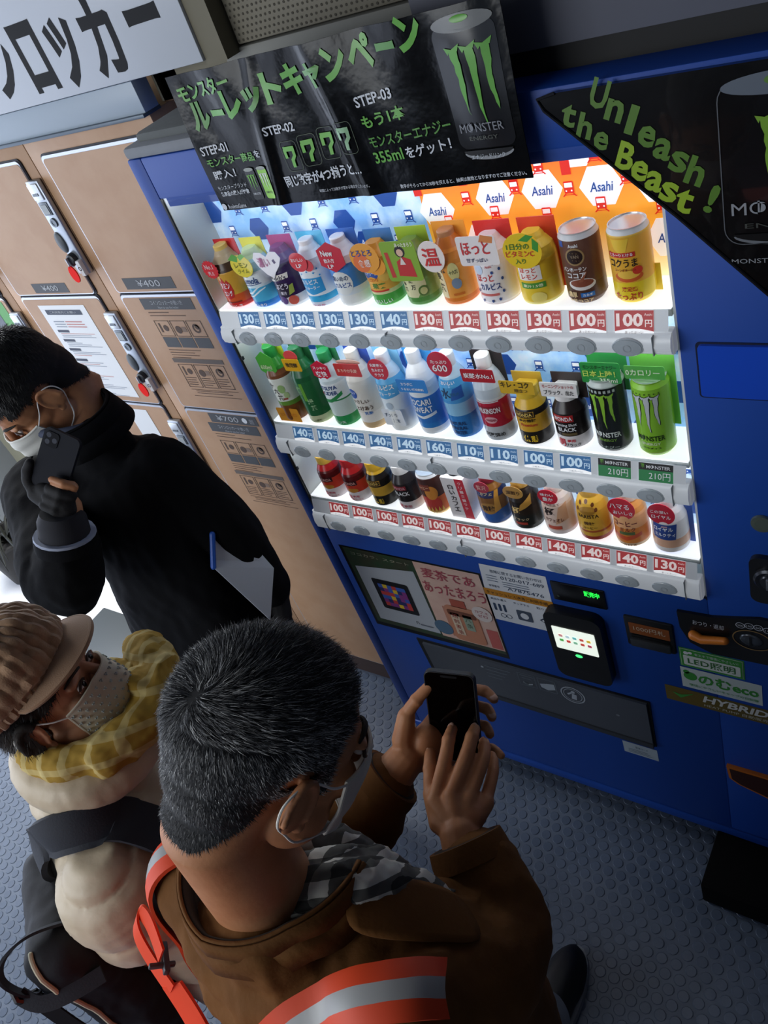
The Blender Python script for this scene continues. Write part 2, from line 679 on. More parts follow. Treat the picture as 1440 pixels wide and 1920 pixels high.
def locker(x0, label, parts):
    W = .446
    t = thing('coin_locker', label, 'locker', (x0 + W / 2, LK + .2, 0), 0, 'coin lockers along the back wall')
    b = MB()
    b.box((x0 + .0012, LK + .004, .10), (x0 + W - .0012, LK + .45, 1.868), WOOD, .002)
    b.build('cabinet', t).matrix_parent_inverse = Matrix.Translation((x0 + W / 2, LK + .2, 0)).inverted()
    pl = MB()
    pl.box((x0, LK + .014, 0), (x0 + W, LK + .4, .10), mat('#4a3a36', .6))
    pl.build('plinth', t)
    ds = []
    for z0, z1 in ((1.492, 1.832), (1.146, 1.486), (.108, 1.140)):
        ds.append(door(t, x0 + .047, x0 + .402, z0, z1))
        coin_lock(t, x0 + .420, z1 - .045)
    parts(t, x0, ds)
    for o in D.objects:
        if o.parent is t:
            o.matrix_parent_inverse = Matrix.Translation((x0 + W / 2, LK + .2, 0)).inverted()
    return t


def partsA(t, x, ds):
    pricetag(ds[0], x + .095, x + .275, 1.502, 1.532, '¥400')
    howto(ds[1], x + .118, 1.477, .185, .29)
    pricetag(ds[2], x + .138, x + .315, 1.103, 1.133, '¥700', 1)
    howto(ds[2], x + .118, 1.100, .185, .29)


def partsB(t, x, ds):
    pricetag(ds[0], x + .145, x + .300, 1.499, 1.527, '¥400')
    p = MB()
    mp = plane((x + .112, LK - .0042, 1.165), eps=.0006)
    p.rect(0, 0, .212, .297, mp, WHITE, 1)
    DK = mat('#3d4558', .6)
    p.rect(.022, .268, .185, .283, mp, DK, 2)
    p.text('ご利用案内とお願い', .1, .272, .008, mp, GREYTXT, 3, w=.12)
    rr = random.Random(5)
    for k in range(3):
        p.rect(.03, .245 - k * .008, .08, .2475 - k * .008, mp, mat('#8a93a3', .7), 2)
        p.rect(.085, .245 - k * .008, .13 + .05 * rr.random(), .2475 - k * .008, mp, mat('#c8736a', .7), 2)
    for i, z in enumerate((.212, .182, .152, .117, .072, .042, .012)):
        p.rect(.022, z, .075, z + .008, mp, DK, 2)
        for k in range(3):
            p.rect(.03, z - .005 - k * .0055, .10 + .09 * rr.random(), z - .0032 - k * .0055, mp, mat('#a3aab8' if (i + k) % 4 else '#d39a94', .7), 2)
    p.build('notice_paper', ds[1], label='white notice sheet with dark headings')
    q = MB()
    mp = plane((x + .118, LK - .0042, 1.02), eps=.0006)
    q.rect(.11, .0, .20, .10, mp, WHITE, 1)
    q.build('notice_paper', ds[2])


def partsC(t, x, ds):
    p = MB()
    mp = plane((x + .05, LK - .0042, 1.15), eps=.0006)
    p.rect(0, 0, .335, .325, mp, mat('#54a24c', .5), 1)
    p.rect(0, .012, .285, .325, mp, mat('#5d6470', .5), 2)
    p.disc(.10, .20, .03, mp, WHITE, 3)
    p.disc(.165, .14, .02, mp, WHITE, 3)
    p.text('手荷物', .12, .25, .04, mp, WHITE, 3)
    p.build('door_poster', ds[1], label='green and grey poster')


locker(-.651, 'coin locker column beside the blue vending machine with 400 and 700 yen doors', partsA)
locker(-1.097, 'coin locker column with a white notice sheet on its middle door', partsB)
locker(-1.543, 'coin locker column with a green and grey poster on its middle door', partsC)

# sign over the lockers
sg = thing('locker_sign', 'white overhead sign panel with large black locker lettering above the lockers', 'sign', (-.6, .2, 1.93))
s = MB()
s.box((-1.6, .15, 1.932), (.008, .198, 2.45), mat('#c6ccd6', .25), .002)
mp = plane((0, .15, 0), eps=.0004)
TX = mat('#0b0c10', .6, spec=.15)
for ch, x0, x1, z0, z1 in (('イ', -.68, -.60, 1.95, 2.07), ('ン', -.58, -.495, 1.955, 2.07), ('ロ', -.467, -.386, 1.95, 2.074), ('ッ', -.362, -.282, 1.943, 2.064),
                           ('カ', -.258, -.168, 1.945, 2.075), ('ー', -.130, -.046, 2.011, 2.037)):
    s.text(ch, (x0 + x1) / 2, z0, z1 - z0, mp, TX, 2, w=x1 - x0, bold=.035)
s.build('panel', sg)
for c in sg.children:
    c.matrix_parent_inverse = Matrix.Translation((-.6, .2, 1.93)).inverted()
tr = MB()
tr.box((-1.6, .158, 1.872), (-.20, .198, 1.930), mat('#a6b4c2', .35), .002)
tr.box((-1.6, .150, 1.866), (-.20, .2, 1.873), mat('#5e6a76', .4, .3), .001)
tr.box((-1.6, .156, 1.885), (-.72, .16, 1.918), mat('#cfd8de', .3), .001)
struct(tr.build('trim_4'), 'pale grey strip between sign and lockers')

# ------------------------------------------------------------------ vending machine
VM = thing('vending_machine', 'blue drink vending machine with three lit shelves of bottles and cans', 'vending machine', (.5, .3, 0))
VMI = Matrix.Translation((.5, .3, 0)).inverted()
BLUE = mat('#14449c', .48, bump=(220, .03), spec=.35)
BLUEL = mat('#1c4ec8', .3)
LINER = mat('#c9ccc6', .4)


def vpart(mb, name, parent=None, label=None):
    o = mb.build(name, parent or VM, label=label)
    o.matrix_parent_inverse = VMI if parent is None else Matrix.Identity(4)
    return o


c = MB()
c.box((-.115, 0, .135), (-.078, .14, 1.841), BLUE, .004)
c.box((-.115, .008, .075), (1.16, .14, .113), BLUE, .003)
c.box((-.0775, 0, 1.767), (1.16, .14, 1.841), BLUE, .003)
c.box((.812, 0, .135), (1.16, .14, 1.7675), BLUE, .003)
c.box((-.078, 0, .135), (.813, .14, .957), BLUE, .003)
c.box((-.11, .135, .09), (1.155, .60, 1.838), BLUE, .004)
c.box((-.112, .035, .105), (1.158, .13, .14), mat('#050a1a', .8))
c.box((-.0786, .0006, .957), (-.0745, .012, 1.767), BLACK)
c.box((-.0786, .0004, .952), (.813, .012, .9575), mat('#0a1430', .5))
vpart(c, 'cabinet')
c = MB()
c.box((-.108, -.004, 1.842), (.60, .5, 1.862), mat('#7b7f86', .8, bump=(50, .4)), .006)
c.box((-.09, .02, 1.85), (.40, .3, 1.876), mat('#5e6263', .85, bump=(35, .6)), .008)
vpart(c, 'top_cover')
c = MB()
c.box((-.0745, .004, .957), (-.072, .095, 1.767), LINER)
c.box((.808, .004, .957), (.8115, .095, 1.767), mat('#d9dcda', .4))
c.box((-.074, .004, .955), (.81, .095, .96), LINER)
c.box((-.074, .02, 1.762), (.81, .095, 1.766), LINER)
for z in (1.50, 1.425, 1.23, 1.13, 1.005):
    c.box((-.0765, .001, z), (-.069, .006, z + .007), mat('#15181c'))
c.build('window_liner', VM).matrix_parent_inverse = VMI


# backdrop prints
def hexagon(r, a=0.):
    return [(r * math.cos(PI / 3 * i + a), r * math.sin(PI / 3 * i + a)) for i in range(6)]


def train(mb, u, v, h, mp, m, wm):
    k = h
    mb.shape(rrect(u - .33 * k, v - .3 * k, u + .33 * k, v + .5 * k, .08 * k, 3), mp, m, 2)
    mb.rect(u - .26 * k, v + .1 * k, u + .26 * k, v + .4 * k, mp, wm, 3)
    mb.disc(u - .18 * k, v - .12 * k, .06 * k, mp, wm, 3, 8)
    mb.disc(u + .18 * k, v - .12 * k, .06 * k, mp, wm, 3, 8)
    mb.shape([(u - .3 * k, v - .3 * k), (u - .2 * k, v - .3 * k), (u - .38 * k, v - .5 * k), (u - .5 * k, v - .5 * k)], mp, m, 2)
    mb.shape([(u + .2 * k, v - .3 * k), (u + .3 * k, v - .3 * k), (u + .5 * k, v - .5 * k), (u + .38 * k, v - .5 * k)], mp, m, 2)
    mb.rect(u - .33 * k, v - .42 * k, u + .33 * k, v - .37 * k, mp, m, 2)


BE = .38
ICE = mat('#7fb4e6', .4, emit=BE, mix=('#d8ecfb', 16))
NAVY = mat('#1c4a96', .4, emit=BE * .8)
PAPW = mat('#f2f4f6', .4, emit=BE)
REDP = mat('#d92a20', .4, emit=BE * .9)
mp = plane((0, .085, 0), eps=.0006)
ice = MB()
hot = MB()
SPL = .405
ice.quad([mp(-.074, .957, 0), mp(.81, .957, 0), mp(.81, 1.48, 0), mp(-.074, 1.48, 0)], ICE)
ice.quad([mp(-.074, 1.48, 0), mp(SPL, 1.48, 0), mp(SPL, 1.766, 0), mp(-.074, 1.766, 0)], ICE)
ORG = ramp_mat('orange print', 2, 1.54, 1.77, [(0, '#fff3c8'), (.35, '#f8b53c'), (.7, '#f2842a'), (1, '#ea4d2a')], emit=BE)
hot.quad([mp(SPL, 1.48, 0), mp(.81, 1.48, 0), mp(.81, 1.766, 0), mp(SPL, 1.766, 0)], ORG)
hexes = [(.45, 1.69), (.573, 1.745), (.66, 1.752), (.735, 1.742), (.79, 1.70), (.56, 1.675), (.64, 1.645), (.72, 1.672), (.785, 1.655), (.47, 1.63), (.76, 1.59)]
for i, (u, v) in enumerate(((.43, 1.665), (.535, 1.678), (.612, 1.682), (.700, 1.680), (.778, 1.679), (.668, 1.737), (.750, 1.742), (.785, 1.60), (.60, 1.60), (.50, 1.61), (.575, 1.75), (.47, 1.745))):
    hot.shape([(u + x, v + y) for x, y in hexagon(.032)], mp, PAPW, 1)
    hot.text('Asahi', u, v - .008, .014, mp, NAVY, 2, w=.034, bold=.012, shear=.2)
for i in range(5):
    for j in range(3):
        u, v = .425 + i * .083 + (.04 if j % 2 else 0), 1.715 - .035 * j + (.005 if i % 2 else -.004)
        if u < .80:
            train(hot, u + .022, v + .004, .022, mp, REDP, PAPW)
        if j == 0:
            hot.shape([(u - .028, v - .02), (u - .014, v - .02), (u - .014, v), (u - .018, v + .006), (u - .018, v + .011), (u - .024, v + .011), (u - .024, v + .006), (u - .028, v)], mp, REDP, 2)
rr = random.Random(9)
for j in range(20):
    for i in range(14):
        u, v = -.06 + i * .067 + (.033 if j % 2 else 0), .98 + j * .040
        if u > .78 or (v > 1.47 and u > SPL - .03):
            continue
        if (i + j) % 3 == 0:
            ice.shape([(u + x, v + y) for x, y in hexagon(.024)], mp, NAVY, 1)
            if j % 4 == 0:
                ice.text('Asahi', u, v - .005, .011, mp, PAPW, 2, w=.026, bold=.012, shear=.2)
        else:
            train(ice, u, v, .022, mp, NAVY, PAPW)
ice.text('SOFT DRINKS', .17, 1.732, .018, mp, NAVY, 3, w=.16)
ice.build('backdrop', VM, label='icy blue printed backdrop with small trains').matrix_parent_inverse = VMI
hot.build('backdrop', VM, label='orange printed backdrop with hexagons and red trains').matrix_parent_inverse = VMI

# shelves, bars, buttons, price cards
LED = mat('#f4f8ff', .4, emit=LED_POWER)
GLOW = mat('#f2f6fa', .4, emit=.8)
BARM = mat('#c9ced3', .3, emit=.22, bump=(60, .02))
BTN = mat('#949da4', .22, emit=.13, coat=.3)
BTN2 = mat('#a0a7ad', .3)
CLEAR = clear_mat()
BASE = (1.542, 1.272, 1.055)
BTZ = (1.491, 1.2098, .988)
BARH = ((1.508, 1.4755), (1.233, 1.192), (1.014, .966))
PR = ((130, 130, 130, 130, 130, 140, 130, 120, 130, 130, 100, 100), (140, 160, 140, 140, 140, 160, 110, 110, 100, 100, 210, 210),
      (100, 100, 100, 100, 100, 100, 100, 140, 140, 140, 140, 130))
TAGB = mat('#2f6292', .5, emit=.35)
TAGR = mat('#a5393b', .5, emit=.35)
TAGG = mat('#1d6b3c', .5, emit=.35)
TAGT = mat('#b8d2e6', .5, emit=.35)
TAGW = mat('#e8d5d2', .5, emit=.35)
for r in range(3):
    zb = BASE[r]
    s = MB()
    s.box((-.068, .002, zb - .004), (.806, .084, zb), GLOW)
    s.box((-.068, .004, zb - .016), (.806, .084, zb - .0045), LINER)
    sh = vpart(s, 'shelf')
    l = MB()
    top = (1.757, BARH[0][1], BARH[1][1])[r]
    l.box((-.06, .004, top + .001), (.80, .014, top + .008), LED)
    l.box((-.062, .0015, top - .001 if r else 1.752), (.802, .0035, top + (.009 if r else .0115)), LINER if r else BLUE)
    vpart(l, 'led_strip')
    hi, lo = BARH[r]
    m_ = (hi + lo) / 2
    b = MB()
    prof = [(-.004, hi + .003), (-.012, hi + .002), (-.018, hi - .004), (-.0215, m_), (-.019, lo + .006), (-.012, lo), (-.002, lo - .001)]
    X0, X1 = -.070, .808
    n = len(prof)
    vs = [(x, y, z) for x in (X0, X1) for y, z in prof]
    b.add(vs, [(i, i + 1, n + i + 1, n + i) for i in range(n - 1)] + [(0, n, 2 * n - 1, n - 1), tuple(range(n)), tuple(range(n, 2 * n))], BARM)
    for x in (-.034, .334, .784):
        b.box((x - .0008, -.0222, lo + .003), (x + .0008, -.012, hi), mat('#6d747a'))
    b.box((-.074, -.012, lo - .002), (-.045, .004, hi + .004), BARM, .003)
    b.box((.782, -.012, lo - .002), (.81, .004, hi + .004), BARM, .003)
    bar = vpart(b, 'button_bar')
    for k in range(12):
        u = MB()
        ax = Matrix.Translation((k * .068, -.0205, BTZ[r])) @ Matrix.Rotation(PI / 2, 4, 'X')
        e = .0228
        u.lathe([(e, -.003), (e * 1.0, .0008), (e * .93, .0016), (e * .9, .001), (e * .88, .0022), (e * .4, .0034), (0, .0036)], BTN, ax=ax, n=28, sy=.63)
        mq = plane((k * .068, -.0243, BTZ[r]), eps=.0002)
        u.ring(0, 0, .006, .0012, mq, BTN2, 1, 14)
        u.build('select_button', bar).matrix_parent_inverse = VMI @ Matrix.Identity(4) if False else Matrix.Identity(4)
    # sloped rail and its price cards
    tt = ((1.540, 1.508), (1.265, 1.235), (1.048, 1.018))[r]
    dz = tt[0] - tt[1]
    up = V((0, .010, dz)).normalized()
    nrm = V((0, -dz, .010)).normalized()
    q = MB()
    q.quad([(-.066, -.0125, tt[1] - .002), (.804, -.0125, tt[1] - .002), (.804, -.0025, tt[0]), (-.066, -.0025, tt[0])], mat('#e6eaee', .3))
    rail = vpart(q, 'price_rail')
    H = V((0, .010, dz)).length
    for k in range(12):
        cx = .0135 + .0676 * k
        mq = plane((cx, -.0128, tt[1] - .0005), (1, 0, 0), up, nrm, .0004)
        g = MB()
        v_ = PR[r][k]
        hotp = (r == 0 and k > 5) or r == 2
        cm = TAGG if v_ == 210 else (TAGR if hotp else TAGB)
        wd = .0275
        g.rect(-wd, .0, wd, H, mq, mat('#f0f2f4', .5, emit=.5), 1)
        if v_ == 210:
            g.rect(-wd, .0, wd, H * .62, mq, cm, 2)
            g.rect(-wd, H * .62, wd, H, mq, mat('#16181a', .5), 2)
            g.text('210円', .006, H * .12, H * .40, mq, WHITE, 3, w=.034)
            g.text('MΦNSTER', .004, H * .70, H * .2, mq, WHITE, 3, w=.038, bold=.01)
            claw(g, -.021, H * .95, H * .28, mq, mat('#7ac143'), 3)
        else:
            n_ = 8
            low = [(-wd + 2 * wd * i / n_, H * (.13 + .12 * math.sin(PI * i / n_))) for i in range(n_ + 1)]
            g.shape(low + [(wd, H), (-wd, H)], mq, cm, 2)
            tm = TAGW if hotp else TAGT
            g.text(str(v_), -.006, H * .33, H * .56, mq, tm, 3, w=.038, bold=.035)
            g.text('円', .0205, H * .32, H * .30, mq, tm, 3, w=.010, bold=.02)
            g.text('あったか～い' if hotp else 'つめた～い', 0, H * .04, H * .11, mq, mat('#6a4a4a' if hotp else '#4a5a74', .6), 3, w=.026)
            g.text('Asahi', .020, H * .78, H * .11, mq, tm, 3, w=.011)
        g.build('price_card', rail).matrix_parent_inverse = Matrix.Identity(4)
    p = MB()
    zt = (1.764, 1.472, 1.189)[r]
    p.quad([(-.07, .0005, zb + .001), (.806, .0005, zb + .001), (.806, .0005, zt), (-.07, .0005, zt)], CLEAR)
    vpart(p, 'clear_pane')

# lower front: advert, notices, payment panel
F = plane((0, 0, 0), eps=.0006)
PLATE = mat('#e8ebee', .4)
a = MB()
a.rect(-.055, .60, .337, .897, F, BLACK, 1)
a.rect(-.045, .615, .333, .893, F, mat('#41402f', .4, mix=('#2f4a30', 18)), 2)
a.shape([(-.03, .632), (.155, .632), (.150, .855), (-.03, .83)], F, mat('#b9bfc6', .35), 3)
a.shape(rrect(.004, .685, .112, .797, .006), F, mat('#16171a', .4), 4)
cols = ('#3d62b8', '#c7403c', '#e6c22e', '#8a3a86', '#2b2f6a')
rr = random.Random(21)
for j in range(6):
    for i in range(6):
        a.rect(.018 + i * .0135, .700 + j * .0135, .018 + (i + 1) * .0135, .700 + (j + 1) * .0135, F, mat(cols[rr.randrange(5)], .5), 5)
a.text('n', .095, .65, .010, F, mat('#333944'), 4)
a.rect(.102, .648, .14, .653, F, mat('#6d7380'), 4)
a.text('ココカラ、スタート', .06, .872, .010, F, mat('#a9a58f'), 4, w=.17)
a.rect(.160, .628, .333, .893, F, mat('#e3b9a8', .4, mix=('#eac9b6', 20)), 3)
PK = mat('#b5505c', .5)
a.text('麦茶であ', .245, .845, .034, F, PK, 5, w=.14, bold=.01)
a.text('あったまろう', .248, .795, .038, F, PK, 5, w=.165, bold=.01)
a.rect(.195, .640, .290, .750, F, mat('#c98a70'), 4)
a.shape(rrect(.202, .632, .288, .760, .012), F, mat('#cf8d6c'), 5)
a.shape(rrect(.206, .725, .284, .745, .006), F, mat('#7d4a34'), 6)
a.rect(.212, .655, .236, .735, F, mat('#e6d2b5'), 6)
for i, ch in enumerate('焙煎麦茶'):
    a.text(ch, .224, .717 - i * .02, .016, F, mat('#a23c34'), 7)
a.rect(.246, .680, .270, .735, F, mat('#9fb09a'), 6)
for i, ch in enumerate('六条'):
    a.text(ch, .258, .712 - i * .022, .016, F, mat('#586a58'), 7)
a.rect(.225, .758, .265, .785, F, mat('#b85a44'), 5)
a.disc(.305, .755, .026, F, mat('#e9dcd4'), 6)
a.text('カフェ', .305, .758, .009, F, PK, 7, w=.034)
a.text('ゼロ', .305, .744, .010, F, PK, 7, w=.026)
a.disc(.175, .665, .026, F, mat('#56738c'), 5)
a.rect(.300, .632, .330, .70, F, mat('#d06a62'), 4)
vpart(a, 'advert_panel')
a = MB()
a.shape([(.343, .930), (.328, .748), (.493, .748), (.497, .930)], F, PLATE, 1)
DB = mat('#31445f', .6)
a.text('故障に関するお問い合わせは', .425, .908, .010, F, DB, 2, w=.12)
a.text('0120-017-689', .437, .892, .011, F, DB, 2, w=.10)
for i in range(3):
    a.rect(.352, .897 - i * .008, .378, .899 - i * .008, F, mat('#6c7a90'), 2)
    a.rect(.388, .884 - i * .007, .45, .886 - i * .007, F, mat('#6c7a90'), 2)
a.text('A7875476', .438, .860, .011, F, DB, 2, w=.085)
a.text('管理番号', .364, .862, .007, F, DB, 2, w=.026)
a.rect(.332, .832, .497, .853, F, mat('#cf8a1d', .5), 2)
a.text('キャッシュレス決済ご利用手順', .412, .837, .011, F, mat('#33291a'), 3, w=.145)
for i in range(3):
    x = .345 + i * .055
    a.text(('商品を選ぶ', 'タッチする', '取り出す')[i], x + .018, .818, .007, F, DB, 2, w=.038)
    if i == 0:
        for k in range(3):
            a.shape(rrect(x + k * .012, .782, x + .006 + k * .012, .806, .002), F, DB, 2)
        a.ring(x + .018, .768, .007, .0014, F, DB, 2)
        a.ring(x + .032, .768, .007, .0014, F, DB, 2)
    elif i == 1:
        a.shape(rrect(x, .766, x + .036, .800, .004), F, mat('#4a5566'), 2)
        a.disc(x + .018, .783, .010, F, PLATE, 3)
    else:
        a.shape([(x - .002, .782), (x + .014, .795), (x + .030, .783), (x + .014, .770)], F, mat('#3a4558'), 2)
        a.shape([(x + .003, .782), (x + .014, .790), (x + .025, .783), (x + .014, .774)], F, PLATE, 3)
        a.shape([(x + .014, .765), (x + .034, .772), (x + .034, .760), (x + .014, .753)], F, mat('#4a5566'), 2)
vpart(a, 'service_notice', label='white notice sticker with an orange strip')
a = MB()
a.box((.505, -.004, .868), (.618, .01, .922), mat('#0a0b0e', .25), .002)
mp2 = plane((0, -.004, 0), eps=.0005)
a.text('販売中', .592, .899, .016, mp2, mat('#27f04a', .5, emit=1.6), 2, w=.032, bold=.02)
a.disc(.517, .882, .003, mp2, mat('#3c4a3e'), 1, 10)
vpart(a, 'status_display')
a = MB()
a.prism(rrect(.480, .632, .604, .848, .022), plane((0, 0, 0), eps=.001), mat('#0b0b0d', .38), 24)
rd = vpart(a, 'card_reader')
a = MB()
mp3 = plane((0, -.0243, 0), eps=.0006)
a.shape(rrect(.494, .733, .588, .806, .003), mp3, mat('#eaf3e6', .4, emit=.85), 1)
rr = random.Random(4)
for j in range(2):
    for i in range(5):
        a.shape(rrect(.506 + i * .0155, .760 + j * .015, .515 + i * .0155, .768 + j * .015, .002, 2), mp3,
                mat(('#58b85a', '#d84a44', '#8fc9a8', '#d8584e', '#c95a72', '#e0a0a0', '#cfe8f0', '#7fcfcf', '#d85a4e', '#e8c040')[j * 5 + i], .5, emit=.5), 2)
a.build('screen', rd).matrix_parent_inverse = Matrix.Identity(4)
a = MB()
a.disc(.541, .719, .008, mp3, mat('#39e06a', .4, emit=2.2), 1, 18, ry=.005)
a.build('ready_light', rd).matrix_parent_inverse = Matrix.Identity(4)
a = MB()
for k in range(3):
    a.ring(.545, .682, .030 - k * .006, .0012, mp3, mat('#26272b'), 1, 24, ry=.022 - k * .004)
a.build('touch_mark', rd).matrix_parent_inverse = Matrix.Identity(4)
a = MB()
a.box((.648, -.006, .776), (.744, .01, .864), mat('#131416', .4), .004)
mp4 = plane((0, -.006, 0), eps=.0006)
a.rect(.658, .818, .737, .850, mp4, mat('#8a4a1a', .4), 1)
a.text('1000円札', .698, .829, .014, mp4, mat('#c8b8a0'), 2, w=.062)
a.box((.658, -.014, .784), (.737, -.004, .806), mat('#3a3d40', .35, .3), .003)
a.rect(.660, .809, .735, .815, mp4, BLACK, 2)
vpart(a, 'bill_slot')
a = MB()
cp = [(.757, .912), (.759, .868), (.775, .828), (.815, .808), (.93, .812), (.99, .83), (.99, .925), (.96, .935), (.90, .936), (.86, .925), (.82, .915)]
a.prism(cp, plane((0, 0, 0), eps=.001), mat('#101114', .35), 6)
mp5 = plane((0, -.006, 0), eps=.0006)
a.text('おつり・返却', .812, .886, .013, mp5, mat('#c9ced6'), 2, w=.055)
cn = vpart(a, 'coin_panel')
a = MB()
a.tube([(.785, -.010, .858), (.80, -.014, .855), (.842, -.016, .868)], [.010, .0085, .0075], mat('#e0802a', .4), 12)
a.build('return_lever', cn).matrix_parent_inverse = Matrix.Identity(4)
a = MB()
a.ring(.887, .875, .034, .002, mp5, mat('#9a7a4a'), 2, 30, ry=.027)
a.ell((.885, -.006, .874), (.020, .005, .016), mat('#5a5f66', .25, .6))
a.rect(.883, .862, .887, .888, plane((0, -.0115, 0)), BLACK, 1)
for i in range(4):
    a.ring(.868 + i * .015, .915 - .003 * abs(i - 1.5), .0078, .0012, mp5, mat('#c9ced6'), 2, 16)
    a.text(('500', '100', '50', '10')[i], .868 + i * .015, .912 - .003 * abs(i - 1.5), .005, mp5, mat('#c9ced6'), 2, w=.009)
a.build('coin_slot', cn).matrix_parent_inverse = Matrix.Identity(4)
GR = mat('#3f9a3c', .5)
a = MB()
a.rect(.748, .742, .868, .800, F, GR, 1)
a.rect(.7505, .7445, .8655, .7975, F, mat('#dfe6da', .5), 2)
a.rect(.7515, .7455, .8645, .7965, F, GR, 3)
a.text('省エネで環境にやさしい！', .818, .784, .008, F, WHITE, 4, w=.08)
a.shape(rrect(.756, .750, .861, .780, .003), F, mat('#e6ece2', .5), 4)
a.text('LED照明', .808, .755, .020, F, mat('#3a7a3a'), 5, w=.088, bold=.01)
a.disc(.762, .787, .005, F, WHITE, 4, 10)
a.disc(.770, .789, .004, F, WHITE, 4, 10)
vpart(a, 'eco_sticker', label='green LED lighting sticker')
a = MB()
a.rect(.746, .672, .897, .737, F, mat('#cfdad4', .5), 1)
a.text('のむeco', .835, .694, .032, F, GR, 2, w=.112, bold=.03)
a.disc(.764, .712, .013, F, GR, 2)
a.disc(.757, .724, .006, F, GR, 2)
a.text('環境にやさしいキャップの自販機', .825, .680, .008, F, GR, 2, w=.13)
vpart(a, 'eco_sticker', label='white sticker with green lettering')
a = MB()
a.rect(.708, .612, .925, .662, F, mat('#6e5c22', .45), 1)
a.text('HYBRID', .845, .634, .022, F, mat('#e4e4dc', .5), 2, w=.125, bold=.03, shear=.2)
a.text('HEAT PUMP 自動販売機', .852, .619, .010, F, mat('#cfcdb8', .5), 2, w=.135, shear=.1)
a.shape([(.722, .644), (.738, .628), (.766, .652), (.740, .640)], F, GR, 2)
a.text('エコ', .80, .655, .006, F, GR, 2)
vpart(a, 'eco_sticker', label='olive gold sticker with slanted lettering')
a = MB()
FLAP = mat('#4a4f57', .38, bump=(80, .05))
a.prism([(.066, .585), (.075, .420), (.664, .405), (.668, .580)], plane((0, 0, 0), eps=.001), mat('#0c0d10', .5), 3)
a.prism([(.085, .578), (.092, .440), (.660, .425), (.662, .576)], plane((0, 0, 0), eps=.001), FLAP, 9)
a.prism([(.092, .438), (.092, .424), (.661, .409), (.661, .423)], plane((0, 0, 0), eps=.001), mat('#33373d', .5), 12)
mp6 = plane((0, -.009, 0), eps=.0005)
IC = mat('#a9b2ba', .6)
ID = mat('#6c757d', .6)
for i in range(4):
    a.rect(.26, .555 - i * .014, .33 - .01 * i, .558 - i * .014, mp6, ID, 1)
a.disc(.252, .548, .004, mp6, IC, 1, 10)
for x in (.350, .402):
    for q in ((x, .520, x + .046, .522), (x, .566, x + .046, .568), (x, .520, x + .002, .568), (x + .044, .520, x + .046, .568)):
        a.rect(*q, mp6, ID, 1)
a.rect(.356, .558, .392, .561, mp6, ID, 1)
a.rect(.360, .548, .385, .551, mp6, ID, 1)
a.tube([(.363, -.0095, .533), (.374, -.0095, .527), (.386, -.0095, .532)], .0022, ID, 6)
a.shape([(.406, .545), (.425, .552), (.444, .556), (.444, .535), (.424, .526), (.408, .532)], mp6, IC, 1)
a.ring(.487, .535, .030, .003, mp6, IC, 1)
a.ring(.487, .535, .023, .0015, mp6, IC, 1)
a.disc(.489, .547, .005, mp6, IC, 1, 12)
a.shape([(.482, .520), (.494, .518), (.497, .538), (.486, .541)], mp6, IC, 1)
a.shape([(.476, .532), (.486, .541), (.484, .545), (.473, .537)], mp6, IC, 1)
a.disc(.59, .505, .004, mp6, mat('#c8ccd0', .2, .8), 1, 12)
vpart(a, 'delivery_flap', label='dark grey delivery flap with hand symbols')
a = MB()
a.rect(.580, .340, .662, .386, F, mat('#aab6bd', .5), 1)
a.text('電源コード', .625, .368, .008, F, mat('#4e5a66'), 2, w=.03)
for i in range(3):
    a.rect(.592, .347 + i * .006, .65 - .006 * i, .349 + i * .006, F, mat('#74818c'), 2)
vpart(a, 'notice_sticker', label='small pale grey sticker under the flap')
a = MB()
ou = [(.818, .423), (.822, .378), (.84, .362), (.90, .340), (.97, .335), (1.0, .35), (1.0, .415), (.90, .424)]
a.prism(ou, plane((0, 0, 0), eps=.001), mat('#c46a1c', .4), 8)
cx, cz = .91, .383
a.prism([(cx + (x - cx) * .93, cz + (z - cz) * .84) for x, z in ou], plane((0, -.001, 0), eps=.001), mat('#3a160c', .45), 8)
vpart(a, 'coin_return_cup', label='orange rimmed coin return')
a = MB()
ax = Matrix.Translation((.910, -.001, 1.163)) @ Matrix.Rotation(PI / 2, 4, 'X')
a.lathe([(.017, 0), (.016, .004), (.010, .005), (0, .005)], mat('#6f7a6f', .3, .5), ax=ax, n=22)
vpart(a, 'door_lock')
a = MB()
a.prism(rrect(.889, .985, .965, 1.092, .016), plane((0, 0, 0), eps=.001), mat('#17181b', .3), 10)
ax = Matrix.Translation((.922, -.010, 1.048)) @ Matrix.Rotation(PI / 2, 4, 'X')
a.lathe([(.026, 0), (.026, .006), (.022, .009), (.016, .007), (.014, .011), (0, .011)], mat('#3b3e44', .25, .6), ax=ax, n=24)
a.box((.918, -.026, 1.036), (.926, -.02, 1.060), mat('#a9adb4', .25, .8), .001)
vpart(a, 'door_handle')
a = MB()
a.prism(rrect(.834, 1.397, 1.07, 1.489, .006), plane((0, 0, 0), eps=.001), mat('#081535', .5), 1.2)
a.prism(rrect(.838, 1.402, 1.066, 1.486, .005), plane((0, 0, 0), eps=.001), BLUEL, 6)
vpart(a, 'access_panel')
a = MB()
a.box((.775, -.14, .002), (1.15, .25, .082), mat('#050506', .9, spec=.1), .006)
a.box((-.10, .03, .0), (-.04, .20, .08), mat('#0a0a0c', .6))
a.box((-.10, .10, .0), (1.1, .5, .09), mat('#08080a', .8))
vpart(a, 'base')
for o in D.objects:
    if o.parent is VM:
        o.matrix_parent_inverse = VMI

# ------------------------------------------------------------------ posters
GREENP = mat('#5da33a', .3)
GREEND = mat('#4b8a2f', .3)
FILM = mat('#08090b', .17, bump=(16, .3, .006), spec=.22)


